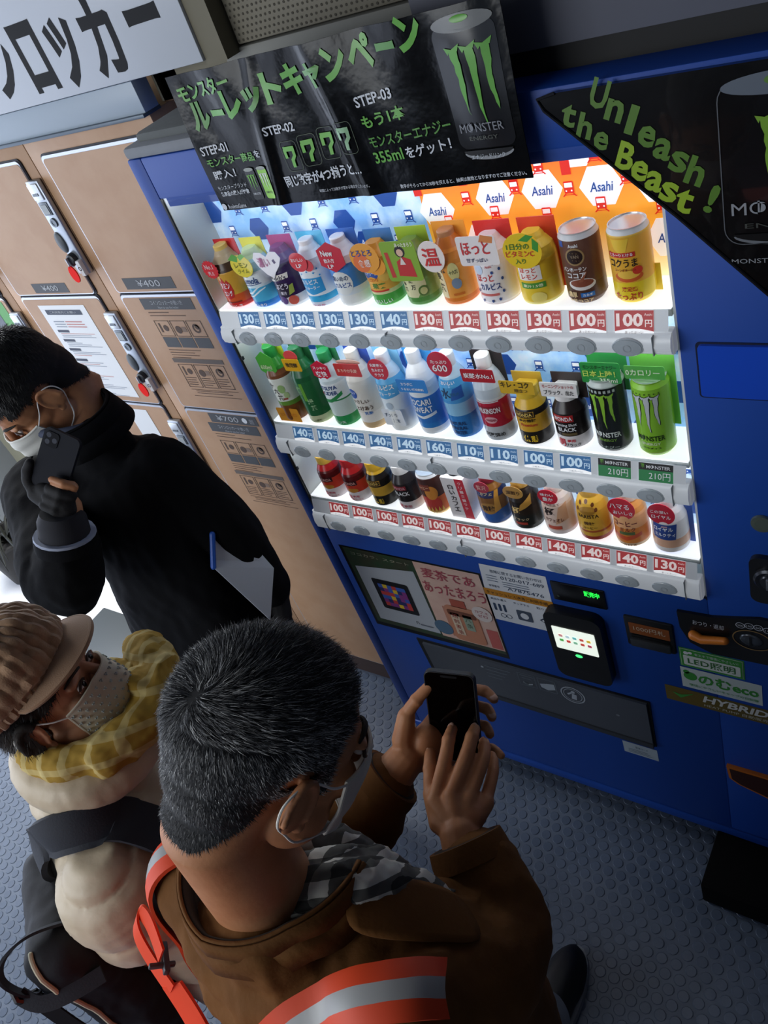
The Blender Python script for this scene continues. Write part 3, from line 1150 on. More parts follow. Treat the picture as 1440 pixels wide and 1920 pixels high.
def wave(u, v):
    return .0035 * math.sin(u * 34 + 2.2 * v * 10) * (.4 + v * 3.2) + .003 * math.sin(u * 61 + 1.3) * v * 4 + .005 * math.exp(-((u - .13 - .2 * v) / .012) ** 2) + .005 * math.exp(-((u - .31 + .15 * v) / .014) ** 2)


def pm(u, v, layer):
    return V((.095 + u, -.024 - wave(u, v) - .0007 * layer, 1.745 + v))


PO = thing('campaign_poster', 'black glossy campaign poster with green lettering hung across the machine top', 'poster', (.38, -.02, 1.75))
a = MB()
a.sheet(0, 0, .566, .210, pm, FILM, 110, 36, 0)
a.sheet(0, 0, .566, .210, lambda u, v, l: pm(u, v, l) + V((0, .0012, 0)), FILM, 60, 20, 0)
ML = .012
LG = mat('#c9ced6', .4)
tx = lambda s, u, v, h, m, wd, **k: a.text(s, u - .095, v - 1.745, h, pm, m, 2, w=wd, maxlen=ML, align='l', **k)
tx('モンスター', .108, 1.915, .024, GREENP, .115, bold=.03, rot=.06)
x = .112
for i, ch in enumerate('ルーレットキャンペーン'):
    s_ = .042 if ch not in 'ッャー' else .034
    wd = .040 if ch not in 'ー' else .034
    a.text(ch, x - .095 + .02, 1.872 + .0045 * i - 1.745 + (.012 if ch == 'ー' else 0), s_ * (.28 if ch == 'ー' else 1), pm, GREENP if i % 3 else GREEND, 2, w=wd * .9, bold=.045, maxlen=ML)
    x += .0405
tx('STEP-01', .106, 1.836, .014, LG, .054, bold=.02)
tx('モンスター商品', .109, 1.817, .014, GREENP, .10, bold=.02)
tx('を', .212, 1.821, .011, LG, .011, bold=.02)
tx('購入！', .111, 1.797, .014, LG, .046, bold=.02)
tx('モンスターブランド', .108, 1.780, .007, LG, .062)
tx('各商品の購入が対象', .109, 1.769, .008, LG, .062, bold=.02)
a.disc(.007, .007, .0055, pm, LG, 2, 14)
tx('RouletteGame', .112, 1.748, .007, LG, .040)
tx('STEP-02', .252, 1.850, .013, LG, .057, bold=.02)
for i in range(4):
    u0 = .270 + i * .036 - .095
    v0 = 1.794 + i * .0045 - 1.745
    P_ = rrect(u0, v0, u0 + .031, v0 + .044, .006, 3)
    for k in range(len(P_)):
        p0, p1 = P_[k], P_[(k + 1) % len(P_)]
        dx, dy = p1[0] - p0[0], p1[1] - p0[1]
        L_ = math.hypot(dx, dy) or 1
        nx, ny = -dy / L_ * .0004, dx / L_ * .0004
        a.shape([(p0[0] - nx, p0[1] - ny), (p1[0] - nx, p1[1] - ny), (p1[0] + nx, p1[1] + ny), (p0[0] + nx, p0[1] + ny)], pm, mat('#3c4a35'), 2, ML)
    G7 = mat('#69b03e', .3) if i < 3 else mat('#8ab38a', .3)
    a.shape([(u0 + .005, v0 + .037), (u0 + .026, v0 + .037), (u0 + .026, v0 + .03), (u0 + .005, v0 + .03)], pm, G7, 3, ML)
    a.rect(u0 + .004, v0 + .020, u0 + .0095, v0 + .033, pm, G7, 3, ML)
    a.shape([(u0 + .026, v0 + .035), (u0 + .0255, v0 + .022), (u0 + .020, v0 + .016), (u0 + .019, v0 + .006), (u0 + .013, v0 + .006), (u0 + .014, v0 + .018), (u0 + .0205, v0 + .024), (u0 + .0205, v0 + .035)], pm, G7, 3, ML)
tx('同じ数字が4つ揃うと…', .253, 1.770, .018, LG, .150, bold=.025, rot=.05)
tx('時間によっては数字が変わる場合がございます。', .314, 1.758, .005, LG, .094)
tx('STEP-03', .429, 1.865, .014, LG, .058, bold=.02, rot=.06)
tx('もう1本', .430, 1.836, .018, GREENP, .070, bold=.025, rot=.08)
tx('モンスターエナジー', .431, 1.810, .016, GREEND, .130, bold=.015, rot=.05)
tx('355ml', .430, 1.788, .016, GREENP, .050, bold=.02, rot=.05)
tx('をゲット！', .485, 1.790, .016, LG, .070, bold=.02, rot=.05)
tx('数字がそろってから30秒を超えると、抽選は無効となりますのでご注意ください。', .458, 1.750, .006, LG, .196, bold=.015)
u, v = .610 - .095, 0
CANL = mat('#4a4c50', .3)
a.shape(rrect(u - .043, .045, u + .040, .190, .012), pm, mat('#15161a', .2), 1, ML)
a.disc(u, .192, .040, pm, mat('#6c6f70', .35), 2, 26, ry=.010, maxlen=ML)
a.disc(u, .196, .012, pm, GREENP, 3, 14, ry=.004)
a.disc(u - .002, .040, .036, pm, mat('#8d9094', .3), 2, 26, ry=.010, maxlen=ML, a0=PI, a1=2 * PI)
a.disc(u - .002, .043, .036, pm, mat('#101114', .3), 3, 26, ry=.009, maxlen=ML, a0=PI, a1=2 * PI)
claw(a, u + .004, .168, .098, pm, GREENP, 3, ML)
a.text('MΦNSTER', u - .004, .066, .012, pm, mat('#7a7d84', .4), 4, w=.064, maxlen=ML)
a.text('ENERGY', u - .004, .056, .005, pm, mat('#4a4d44', .4), 4, w=.042, maxlen=ML)
a.text('エナジードリンク', u - .004, .032, .006, pm, LG, 4, w=.05, maxlen=ML)
# two small cans under step one
for x, cm, hm in ((.186, '#17191c', '#69b03e'), (.213, '#8fcf45', '#d8dcd8')):
    x -= .095
    a.shape(rrect(x - .010, .012, x + .010, .060, .004), pm, mat(cm, .3), 2, ML)
    a.disc(x, .060, .010, pm, mat('#9aa09a', .4), 3, 14, ry=.003)
    claw(a, x, .052, .026, pm, mat(hm, .4), 3)
    a.text('MΦNSTER', x, .020, .004, pm, mat('#c9ced6' if hm == '#69b03e' else '#203010'), 3, w=.015)
a.build('film', PO)
for c in PO.children:
    c.matrix_parent_inverse = Matrix.Translation((.38, -.02, 1.75)).inverted()

PB = thing('slogan_board', 'black angled board with a green slogan and can picture at the machine top right', 'sign', (.9, 0, 1.7))
a = MB()
bo = [(.678, 1.832), (.684, 1.818), (.740, 1.762), (.83, 1.672), (.928, 1.566), (1.02, 1.468), (1.14, 1.345), (1.155, 1.345), (1.155, 1.833), (.70, 1.836)]
mpb = plane((0, -.0005, 0), eps=.001)
a.prism(bo, mpb, mat('#0b0b0d', .18, coat=.5, bump=(14, .2, .004)), 7)
a.tube([(x, -.0085, z) for x, z in bo[9:] + bo[:6]], .0022, mat('#1a1b20', .15, coat=.6), 6)
mb7 = plane((0, -.0076, 0), eps=.0005)


def slog(txt, x0, z0, x1, z1, h, col, bo_=.03):
    n = len(txt)
    ang = math.atan2(z1 - z0, x1 - x0)
    for i, ch in enumerate(txt):
        if ch == ' ':
            continue
        t = (i + .5) / n
        hh = h * (1 if ch in 'UBlhtbk!' else .74)
        if ch == 't':
            hh = h * .9
        a.text(ch, x0 + (x1 - x0) * t, z0 + (z1 - z0) * t - .002, hh, mb7, col, 2, w=h * (.30 if ch in 'l!' else .62), bold=.03, rot=ang * .55, maxlen=0)


SG1 = mat('#4f7620', .4)
SG2 = mat('#8fae22', .4)
slog('Unleash', .740, 1.822, .858, 1.704, .034, SG1)
slog('the ', .700, 1.806, .772, 1.742, .030, SG1)
slog('Beast', .762, 1.746, .842, 1.672, .034, SG2)
slog('!', .856, 1.686, .872, 1.668, .036, SG1)
a.text('MONSTERENERGY', .940, 1.607, .006, mb7, mat('#8a8d92'), 2, w=.10)
u = .952
PX = rrect(u - .068, 1.632, u + .068, 1.818, .020)
for k in range(len(PX)):
    p0, p1 = PX[k], PX[(k + 1) % len(PX)]
    dx, dy = p1[0] - p0[0], p1[1] - p0[1]
    L_ = math.hypot(dx, dy) or 1
    nx, ny = -dy / L_ * .0006, dx / L_ * .0006
    a.shape([(p0[0] - nx, p0[1] - ny), (p1[0] - nx, p1[1] - ny), (p1[0] + nx, p1[1] + ny), (p0[0] + nx, p0[1] + ny)], mb7, mat('#5a5d62', .3), 2)
a.disc(u, 1.812, .064, mb7, mat('#5b6470', .35), 3, 30, ry=.012)
a.disc(u - .004, 1.815, .016, mb7, mat('#4f7a22'), 4, 16, ry=.006)
claw(a, u + .002, 1.780, .096, mb7, mat('#6e9a24', .4), 3)
a.text('MΦNSTER', u, 1.668, .017, mb7, mat('#8d9096', .4), 3, w=.118)
a.text('ENERGY', u, 1.652, .006, mb7, mat('#3c3e3a', .4), 3, w=.09)
a.disc(u, 1.642, .058, mb7, mat('#6c7076', .3), 2, 26, ry=.012, a0=PI, a1=2 * PI)
a.disc(u, 1.645, .058, mb7, mat('#0b0b0d', .3), 3, 26, ry=.011, a0=PI, a1=2 * PI)
a.build('board', PB)
for c in PB.children:
    c.matrix_parent_inverse = Matrix.Translation((.9, 0, 1.7)).inverted()

# ------------------------------------------------------------------ drinks on the shelves
def outline(kind, H):
    if kind == 'pet':
        return [(0, 0), (24, 0), (28, 3), (29, 8), (29, .60 * H), (28, .66 * H), (22, .76 * H), (13.5, .85 * H), (12, .88 * H), (12, .93 * H), (0, .93 * H)]
    if kind == 'slim':
        return [(0, 0), (22, 0), (26, 3), (27, 8), (26, .35 * H), (27.5, .5 * H), (27, .66 * H), (22, .76 * H), (13.5, .86 * H), (12, .88 * H), (12, .93 * H), (0, .93 * H)]
    if kind == 'can':
        return [(0, 0), (23, 0), (26, 4), (28.5, 8), (28.5, H - 9), (25, H - 2), (25.5, H), (24, H), (23.5, H - 2), (0, H - 2)]
    if kind == 'botcan':
        return [(0, 0), (25, 0), (29, 3), (29, .58 * H), (28, .64 * H), (19, .80 * H), (18, .83 * H), (0, .83 * H)]
    if kind == 'jar':
        return [(0, 0), (25, 0), (30, 5), (31, 14), (30, .5 * H), (29, .62 * H), (24, .74 * H), (18, .82 * H), (17, .88 * H), (0, .88 * H)]
    if kind == 'carton':
        return None


def bands_of(prof, H, bands, rough):
    """cut the outline at the colour changes; bands = [(upper fraction, colour)]."""
    zs = [b[0] * H for b in bands[:-1]]
    out = []
    for (r0, z0), (r1, z1) in zip(prof, prof[1:]):
        pts = [(r0, z0)]
        for z in zs:
            if min(z0, z1) < z < max(z0, z1):
                pts.append((r0 + (r1 - r0) * (z - z0) / (z1 - z0), z))
        out += pts
    out.append(prof[-1])
    res = []
    for i, (r, z) in enumerate(out):
        zz = (z + out[min(i + 1, len(out) - 1)][1]) / 2
        col = bands[-1][1]
        for f, cc in bands:
            if zz <= f * H + 1e-6:
                col = cc
                break
        res.append((r / 1000, z / 1000, mat(col, rough, spec=.4)))
    return res


def radius_at(prof, z):
    for (r0, z0), (r1, z1) in zip(prof, prof[1:]):
        if z0 <= z <= z1 and z1 > z0:
            return r0 + (r1 - r0) * (z - z0) / (z1 - z0)
    return prof[-2][0]


GRP = ('drinks on the top shelf', 'drinks on the middle shelf', 'drinks on the bottom shelf')


def drink(row, k, name, label, kind, H, bands, prints=(), cap=None, cards=(), back=None, rough=.28):
    cx = ((-.024 + .0702 * k), (-.016 + .0698 * k), (-.002 + .0686 * k))[row]
    cat = {'pet': 'bottle', 'slim': 'bottle', 'can': 'can', 'botcan': 'bottle can', 'jar': 'bottle', 'carton': 'carton'}[kind]
    t = thing(name, label, cat, (cx, .036 if row == 0 else .031, BASE[row] + .0003), 0, GRP[row])
    b = MB()
    prof = outline(kind, H)
    if prof and row == 0 and kind != 'can':
        prof = [(r_ * 1.09 + (3.5 if .7 * H < z_ < .9 * H else 0) * (r_ > 0), z_) for r_, z_ in prof]
    if prof:
        b.lathe(bands_of(prof, H, bands, rough), mat('#ffffff'), n=36)

        def mp(u, v, layer):
            r = radius_at(prof, v) + .12 + .12 * layer
            a = u / max(r, 8)
            return V((r * math.sin(a), -r * math.cos(a), v)) / 1000
    else:
        z0 = 0
        for f, col in bands:
            b.box((-.026, -.024, z0 * H / 1000), (.026, .024, f * H / 1000), mat(col, .4), .0)
            z0 = f

        def mp(u, v, layer):
            return V((u, -24 - .15 * layer, v)) / 1000
    lay = 1
    for p in prints:
        lay += .6
        cm = mat(p[-1], .35)
        if p[0] == 't':
            _, s_, u, v, h, wd, _c = p
            b.text(s_, u, v, h, mp, cm, lay + 2, w=wd, bold=.02, maxlen=7)
        elif p[0] == 'r':
            b.rect(*p[1:5], mp, cm, lay, 5)
        elif p[0] == 'c':
            b.disc(p[1], p[2], p[3], mp, cm, lay, 18, ry=p[4], maxlen=5)
        elif p[0] == 'p':
            b.shape(p[1], mp, cm, lay, 5)
        elif p[0] == 'm':
            claw(b, p[1], p[2], p[3], mp, cm, lay, 5, outline=mat('#15240a') if p[-1] == '#c9ced2' else None)
    b.build('drink_body', t, merge=0)
    if cap:
        q = MB()
        zc, rc = ((.86 * H, 13.5) if kind in ('pet', 'slim') else ((.81 * H, 20) if kind == 'botcan' else (.85 * H, 18.5)))
        q.lathe([(0, zc / 1000), (rc / 1000, zc / 1000), (rc / 1000, (H - 1.5) / 1000), ((rc - 1.5) / 1000, H / 1000), (0, H / 1000)], mat(cap, .35), n=24)
        q.build('cap', t)
    if kind == 'can':
        q = MB()
        q.lathe([(.0245, (H - .5) / 1000), (.0255, (H + .4) / 1000), (.024, (H + .6) / 1000), (.0232, (H - 1.2) / 1000), (0, (H - 1.2) / 1000)], mat('#c9cdd0', .25, .6), n=28)
        q.build('can_lid', t)
    if back:
        q = MB()
        col, z0, z1, x0, x1 = back
        q.box((x0 * 1.12 / 1000, .010, z0 / 1000), (x1 * 1.12 / 1000, .0115, min(z1, H + (7 if row < 2 else 2)) / 1000 if kind != 'can' and kind != 'botcan' else z1 / 1000), mat(col, .35), .0)
        q.build('backing_card', t)
    for nc_, cd in enumerate(cards):
        q = MB()
        shp, u, v, r1, r2, col, lines, y = cd
        g_ = 1.36 if row == 0 else 1.16
        if row == 0 and shp != 'star' and r1 > 13:
            v = min(v, H + 5 - r2 * g_)
        r1, r2, y = r1 * g_, r2 * g_, (max(y, -29) if row else -33.5) + 2.2 * nc_
        lines = [(ln[0], ln[1] * g_, ln[2] * g_, ln[3] * g_, ln[4], ln[5]) if ln[0] == 'disc' else (ln[0], [(x * g_, z * g_) for x, z in ln[1]], ln[2], ln[3]) if ln[0] == 'poly' else (ln[0], ln[1] * g_, ln[2] * g_, ln[3] * g_, ln[4] * g_, ln[5]) for ln in lines]
        mq = plane((u / 1000, y / 1000, v / 1000), eps=.0004)
        if shp == 'o':
            P_ = [(r1 * math.cos(2 * PI * i / 28) / 1000, r2 * math.sin(2 * PI * i / 28) / 1000) for i in range(28)]
        elif shp == 'star':
            P_ = [((r1 if i % 2 else r1 * .87) * math.cos(2 * PI * i / 36) / 1000, (r2 if i % 2 else r2 * .87) * math.sin(2 * PI * i / 36) / 1000) for i in range(36)]
        elif shp == 'hex':
            P_ = [(r1 * math.cos(PI / 3 * i + PI / 6) / 1000, r2 * math.sin(PI / 3 * i + PI / 6) / 1000) for i in range(6)]
        elif shp == 'heart':
            P_ = [(x * r1 / 1000, z * r2 / 1000) for x, z in ((-1, .5), (-.75, .95), (-.3, .9), (0, .6), (.35, .95), (.8, .9), (1, .45), (.7, -.1), (.25, -.6), (0, -1), (-.4, -.7), (-.8, -.1))]
        else:
            P_ = rrect(-r1 / 1000, -r2 / 1000, r1 / 1000, r2 / 1000, min(r1, r2) * .18 / 1000, 3)
        q.prism(P_, mq, mat(col, .3, coat=.3), 2.5)
        for ln in lines:
            if ln[0] == 'disc':
                q.disc(ln[1] / 1000, ln[2] / 1000, ln[3] / 1000, mq, mat(ln[5], .4), ln[4], 16)
            elif ln[0] == 'poly':
                q.shape([(x / 1000, z / 1000) for x, z in ln[1]], mq, mat(ln[3], .4), ln[2])
            else:
                s_, uu, vv, hh, ww, cc = ln
                q.text(s_, uu / 1000, vv / 1000, hh / 1000, mq, mat(cc, .4), 5, w=ww / 1000, bold=.015)
        q.build('promo_card', t)
    return t


W_ = '#f4f5f6'
# --- top shelf
drink(0, 0, 'drink_bottle', 'gold bottle with a red flame oval and a red starburst card, first on top shelf', 'pet', 118,
      [(.10, '#cf2a26'), (.24, '#dd5a2a'), (.62, '#d8a23a'), (.76, '#4a3526'), (1, '#b9a483')],
      [('p', [(-16, 34), (-10, 24), (0, 20), (11, 24), (15, 36), (14, 50), (8, 60), (4, 54), (-2, 66), (-5, 56), (-12, 62), (-14, 48)], '#c3221f'),
       ('t', 'タミン', 0, 42, 13, 24, W_), ('t', 'ロング', 1, 27, 11, 20, W_), ('r', -22, 12, 22, 15, '#8c2a1c'), ('t', 'おいしさ', 4, 3, 5, 30, W_)],
      cap='#e8c36a', cards=[('star', -15, 84, 15, 14, '#d8252e', [('No.1', 0, 1, 7, 16, W_), ('売上', 0, -8, 6, 12, W_)], -27)], back=('#c9262c', 60, 122, -22, 28))
drink(0, 1, 'drink_bottle', 'pale blue and white bottle with a lemon shaped card, second on the top shelf', 'pet', 116,
      [(.12, '#2a7fd0'), (.36, '#4fb4dd'), (.40, '#d9eef6'), (.62, '#eef5f8'), (.80, '#a9dcec'), (1, '#cfe9b5')],
      [('t', 'Clear', -6, 64, 7, 16, '#274a86'), ('t', 'Lemola', 0, 50, 13, 36, '#274a86'), ('p', [(-22, 47), (22, 50), (22, 48.5), (-22, 45.5)], '#274a86'),
       ('p', [(-26, 30), (-6, 34), (12, 44), (26, 47), (26, 44), (12, 41), (-6, 30), (-26, 26)], '#e8f6fb'), ('p', [(-26, 24), (-6, 27), (14, 37), (26, 40), (26, 38), (14, 34), (-6, 24), (-26, 21)], '#e8f6fb'), ('t', 'すっきり', 0, 4, 6, 30, W_)],
      cards=[('o', 0, 88, 19, 16, '#ecd935', [('レモン', 0, -2, 7, 24, '#4f6a1d'), ('ライム', 0, -10, 6, 20, '#4f6a1d'), ('poly', [(-20, 10), (-4, 6), (0, 14), (-8, 18)], 3, '#57a637'), ('poly', [(2, 8), (14, 14), (8, 18), (0, 14)], 3, '#6dbb45')], -26)],
      back=('#e6de3c', 70, 121, -24, 24))
drink(0, 2, 'drink_bottle', 'dark purple grape bottle with a white heart card, third on the top shelf', 'pet', 116,
      [(.07, W_), (.20, '#e3dfe0'), (.72, '#35204f'), (.84, '#57307a'), (1, '#7a2d78')],
      [('p', [(-26, 52), (22, 58), (24, 68), (-26, 64)], '#efe9dd'), ('t', "Welch's", -2, 56, 9, 40, '#271a3a'), ('c', 2, 36, 20, 15, '#241533'), ('t', 'ぶどう', 2, 38, 11, 28, '#e9e2ee'), ('t', '果汁', 2, 27, 7, 14, '#e9e2ee'),
       ('c', 16, 15, 10, 9, '#cf5b4c'), ('c', -16, 20, 9, 9, '#4a2c6c'), ('c', -4, 16, 8, 8, '#5a3a7c'), ('p', [(12, 26), (24, 30), (26, 46), (18, 44)], '#9fb04e')],
      cards=[('heart', -2, 88, 24, 19, '#f3eff2', [('濃い', -7, -3, 14, 20, '#c54f93'), ('poly', [(8, 6), (12, 8), (14, 3), (10, 1)], 3, '#4a3566')], -27)], back=('#b0307c', 62, 122, -24, 26))
drink(0, 3, 'drink_bottle', 'white milky bottle with blue speckles and two red discs, fourth on the top shelf', 'pet', 117,
      [(.10, '#d9e2f0'), (.20, '#3fb1e3'), (.95, '#eef5fa'), (1, W_)],
      [('p', [(-20, 34), (0, 26), (26, 30), (26, 56), (0, 58), (-20, 56)], '#3aa3df'), ('t', 'カルピス', 0, 46, 9, 36, W_), ('t', 'ウォーター', 2, 36, 7, 32, W_)] +
      [('c', u, v, 1.6, 1.6, '#3aa3df') for u, v in ((-10, 66), (4, 70), (16, 66), (24, 72), (22, 20), (10, 22), (-16, 22), (26, 60), (-22, 64))] + [('t', 'さわやか', 0, 2, 6, 32, '#c86a86')],
      cap=W_, cards=[('o', -3, 90, 14, 13, '#dd2f36', [('おいしい', 0, 1, 5, 20, W_), ('LP', 0, -7, 5, 9, W_)], -20), ('o', 13, 82, 9, 8, '#d8323a', [], -22)], back=('#5cc0e8', 20, 124, -25, 28))
drink(0, 4, 'drink_bottle', 'clear and blue bottle under a large red hexagon card, fifth on the top shelf', 'pet', 118,
      [(.20, '#eef0ee'), (.30, '#dfe9f2'), (.66, '#4a8ad2'), (.82, '#f0f3f6'), (1, W_)],
      [('c', 2, 46, 20, 22, '#e9ecea'), ('t', '濃いめの', 0, 50, 10, 34, '#2b3f66'), ('t', 'カルピス', 2, 38, 9, 34, '#1f4a94'), ('r', -20, 72, 16, 75, '#2a5fae')],
      cap=W_, cards=[('hex', 2, 97, 22, 20, '#cf2d40', [('New', -4, 2, 8, 18, W_), ('飲み方', -4, -7, 6, 16, W_), ('LP', -4, -14, 5, 9, W_)], -22)], back=('#2b62b8', 30, 124, -25, 28))
drink(0, 5, 'drink_bottle', 'orange fruit bottle with oranges and a green foot, sixth on the top shelf', 'slim', 112,
      [(.20, '#4fae45'), (.26, '#dfe0a5'), (.70, '#f0b24a'), (1, '#f0a63a')],
      [('p', [(-22, 60), (-14, 52), (-4, 56), (6, 52), (14, 60), (12, 70), (2, 68), (-4, 72), (-14, 70)], '#3558a8'), ('t', 'バヤリース', -4, 58, 8, 28, W_), ('t', 'こだわり', -6, 46, 7, 26, '#d8702a'), ('t', '果実', 4, 33, 10, 26, '#4a8a35'),
       ('r', -22, 27, 20, 30, '#d8432c'), ('c', 20, 56, 10, 12, '#f3c35c'), ('t', 'おいしい', 4, 6, 8, 34, W_)],
      cards=[('o', 0, 92, 21, 19, '#f4a83e', [('とろとろ', -2, 3, 8, 30, '#2f4a94'), ('食感', -2, -11, 10, 18, '#f6e3d8'), ('disc', -6, -6, 12, 3, '#e8763a')], -24), ('o', 15, 76, 14, 12, '#f2a12f', [], -25)], back=('#3f7fc4', 62, 124, -20, 29))
drink(0, 6, 'drink_bottle', 'green tea bottle with cream label and green picture card, seventh on the top shelf', 'slim', 112,
      [(.14, '#4e8f3c'), (.62, '#74a352'), (.8, '#4d7a34'), (1, '#7d9d4a')],
      [('p', [(-26, 24), (-14, 16), (6, 16), (14, 26), (24, 34), (24, 58), (10, 64), (-26, 60)], '#dcd8a8'), ('t', '日', -16, 46, 8, 8, '#2e3024'), ('t', '本', -15, 36, 8, 8, '#2e3024'), ('t', '茶', -14, 26, 8, 8, '#2e3024'), ('t', 'な', -2, 52, 8, 8, '#2e3024'), ('t', 'だ', 0, 42, 8, 8, '#2e3024'), ('t', '万', 2, 30, 8, 8, '#2e3024'), ('c', 18, 26, 9, 9, '#5a7a36'), ('c', 18, 26, 6, 6, '#c9c987')],
      cards=[('r', -1, 97, 24, 25, '#8fb53a', [('poly', [(-19, -20), (-13, -20), (-15, 12), (-20, 12)], 3, '#c83a30'), ('disc', 2, 12, 7, 3, '#2a1f1d'), ('disc', 2, 11, 4.5, 4, '#e6bda2'), ('poly', [(-8, -18), (16, -20), (14, 2), (4, 6), (-6, 0)], 3, '#c9302e'), ('poly', [(-2, -4), (6, -4), (2, 6)], 4, '#e8dcd6'), ('あったまろう', 10, 18, 5, 24, '#f4f1e4')], -24)], back=('#a3c43c', 70, 128, -26, 26))
drink(0, 7, 'drink_bottle', 'amber barley tea bottle with a white card and red character, eighth on the top shelf', 'slim', 116,
      [(.12, '#e07c2a'), (.6, '#eea045'), (.8, '#d98a35'), (1, '#c9752a')],
      [('p', [(-26, 60), (-6, 62), (-6, 14), (-26, 14)], '#f0dcae'), ('t', '麦', -17, 44, 14, 14, '#2c241c'), ('t', '茶', -16, 24, 14, 14, '#2c241c'), ('t', '16', -4, 58, 5, 7, '#4a3a28'), ('c', 13, 58, 9, 15, '#d9cf8a'), ('t', '十六茶', 13, 54, 7, 14, '#3a4a34'), ('c', 13, 38, 8, 9, '#7f92a8'), ('r', 4, 18, 22, 22, '#d9762a')],
      cap='#b9855a', cards=[('o', -14, 88, 17, 19, '#f7ece6', [('温', 0, -11, 22, 22, '#d02d2b')], -25)], back=('#f1a03a', 60, 128, -26, 26))
drink(0, 8, 'drink_bottle', 'white bottle with navy dots under a large white card, ninth on the top shelf', 'pet', 112,
      [(.05, '#e9dcd9'), (1, '#f4eff0')],
      [('t', 'ほっと', -4, 42, 12, 28, '#cf3a3a'), ('t', 'カルピス', 2, 28, 11, 36, '#27407e'), ('r', -20, 18, 14, 22, '#d9706a'), ('c', -12, 62, 8, 9, '#c9d9ee'), ('t', 'Asahi', 6, 64, 4, 10, '#c85a5a')] +
      [('c', u, v, 2, 2.6, '#33508f') for u, v in ((14, 70), (22, 60), (10, 56), (24, 44), (22, 24), (14, 12), (-16, 10), (2, 10), (-22, 26), (-20, 72))],
      cards=[('r', -2, 94, 24, 17, '#f6efee', [('ほっと', -2, -4, 15, 34, '#cf2f33'), ('甘ずっぱい', -3, -13, 5, 26, '#3b3f66'), ('poly', [(4, 10), (20, 8), (22, 15), (8, 18)], 3, '#e0894a')], -27)], back=('#d92f2b', 20, 124, -24, 30))
drink(0, 9, 'drink_bottle', 'yellow lemon bottle under a round vitamin card with two leaves, tenth on the top shelf', 'pet', 112,
      [(.06, '#efe28a'), (.35, '#f2cf3a'), (.62, '#f0c22e'), (1, '#f4d84a')],
      [('r', -20, 42, 18, 64, '#f4ece4'), ('t', 'ほっと', -2, 54, 8, 26, '#cf3b2b'), ('t', 'レモン', -1, 44, 8, 26, '#cf3b2b'), ('r', -18, 29, 22, 38, '#4f9a3a'), ('t', '果汁1.5倍', 2, 31, 5, 32, '#eef2c9'), ('c', 8, 14, 12, 9, '#f7e27a')],
      cards=[('o', -1, 92, 22, 20, '#f3cf2c', [('1日分の', -4, 2, 7, 26, '#3a7a2f'), ('ビタミンC', -3, -6, 7, 32, '#cf3b2b'), ('入り', -4, -14, 6, 12, '#3a7a2f'), ('poly', [(-2, 12), (8, 18), (16, 16), (8, 10)], 3, '#3f9a35'), ('poly', [(14, 14), (20, 8), (18, -2), (12, 2)], 3, '#3f9a35')], -27)], back=('#e0452b', 10, 122, -22, 30))
drink(0, 10, 'drink_can', 'brown cocoa can with a dark ring emblem and pouring cup, eleventh on the top shelf', 'can', 106,
      [(.30, '#5a3a2c'), (.92, '#6a473a'), (1, '#cfd2d4')],
      [('r', -22, 88, -14, 97, '#3a5fae'), ('t', 'Asahi', 2, 88, 5, 14, W_), ('c', 2, 74, 14, 13, '#a08458'), ('c', 2, 74, 11.5, 10.5, '#2c1b17'), ('t', 'VAN', 2, 72, 5, 12, '#8f7d68'), ('t', 'バンホーテン', -2, 52, 7, 36, W_), ('t', 'ココア', 0, 42, 8, 28, W_), ('c', 6, 32, 20, 9, '#e9e4df'), ('c', 6, 34, 17, 6, '#8a4a34'), ('p', [(2, 36), (8, 36), (16, 50), (13, 51)], '#9a5a40'),
       ('t', '濃厚', -11, 12, 9, 16, '#e2c48c'), ('r', 2, 12, 22, 19, '#2d6fb8'), ('t', 'カカオ', 12, 13.5, 4, 14, W_), ('t', '本格ココア', 0, 2.5, 8, 38, '#e2c48c')], rough=.3)
drink(0, 11, 'drink_can', 'yellow corn soup can with red lettering on its foot, last on the top shelf', 'can', 108,
      [(.30, '#f1d32c'), (.90, '#edb13a'), (.93, '#e8b94a'), (1, '#d5d8da')],
      [('p', [(-16, 96), (10, 96), (4, 78), (-6, 76), (-12, 82)], '#f2c83e'), ('r', -24, 70, 16, 77, '#c9322b'), ('t', 'とろ～りとける', -4, 71.5, 4.5, 34, W_), ('t', 'コクうま', -2, 56, 12, 40, '#2a2018'), ('t', 'コーンポタージュ', 0, 50, 4, 30, '#7a2a1c'), ('c', 4, 42, 20, 8, '#d9622a'), ('c', 4, 45, 16, 6, '#f3c24a'), ('c', 17, 50, 7, 6, '#d8402c'),
       ('t', '満足感', 3, 20, 7, 22, '#c22a2a'), ('t', 'たっぷり', 0, 6, 12, 40, '#c22a2a')], rough=.3, back=('#f0d23a', 0, 40, -27, 30))
# --- middle shelf
drink(1, 0, 'drink_bottle', 'green and white tea bottle with an orange foot card, first on the middle shelf', 'pet', 172,
      [(.24, '#7a4a22'), (.30, '#6a9a3c'), (.62, '#e2e6dc'), (.72, '#7a4a30'), (1, '#3f9a3c')],
      [('t', '十', -10, 84, 14, 14, '#26241f'), ('t', '六', -3, 70, 14, 14, '#26241f'), ('t', '茶', 2, 54, 14, 14, '#26241f'), ('c', 12, 82, 8, 10, '#9cc07a'), ('c', 18, 66, 6, 8, '#b5cf95'), ('r', 8, 56, 18, 60, '#a3483a')],
      cap='#2f9a45', cards=[('hex', -2, 140, 22, 26, '#4fae3c', [('600ml', -2, -10, 9, 26, '#cfe8b0')], -22), ('r', 0, 16, 26, 15, '#e39b2c', [('カフェインゼロ', 0, -2, 7, 40, '#c9761c')], -31)], back=('#b9cf3a', 110, 192, -24, 22))
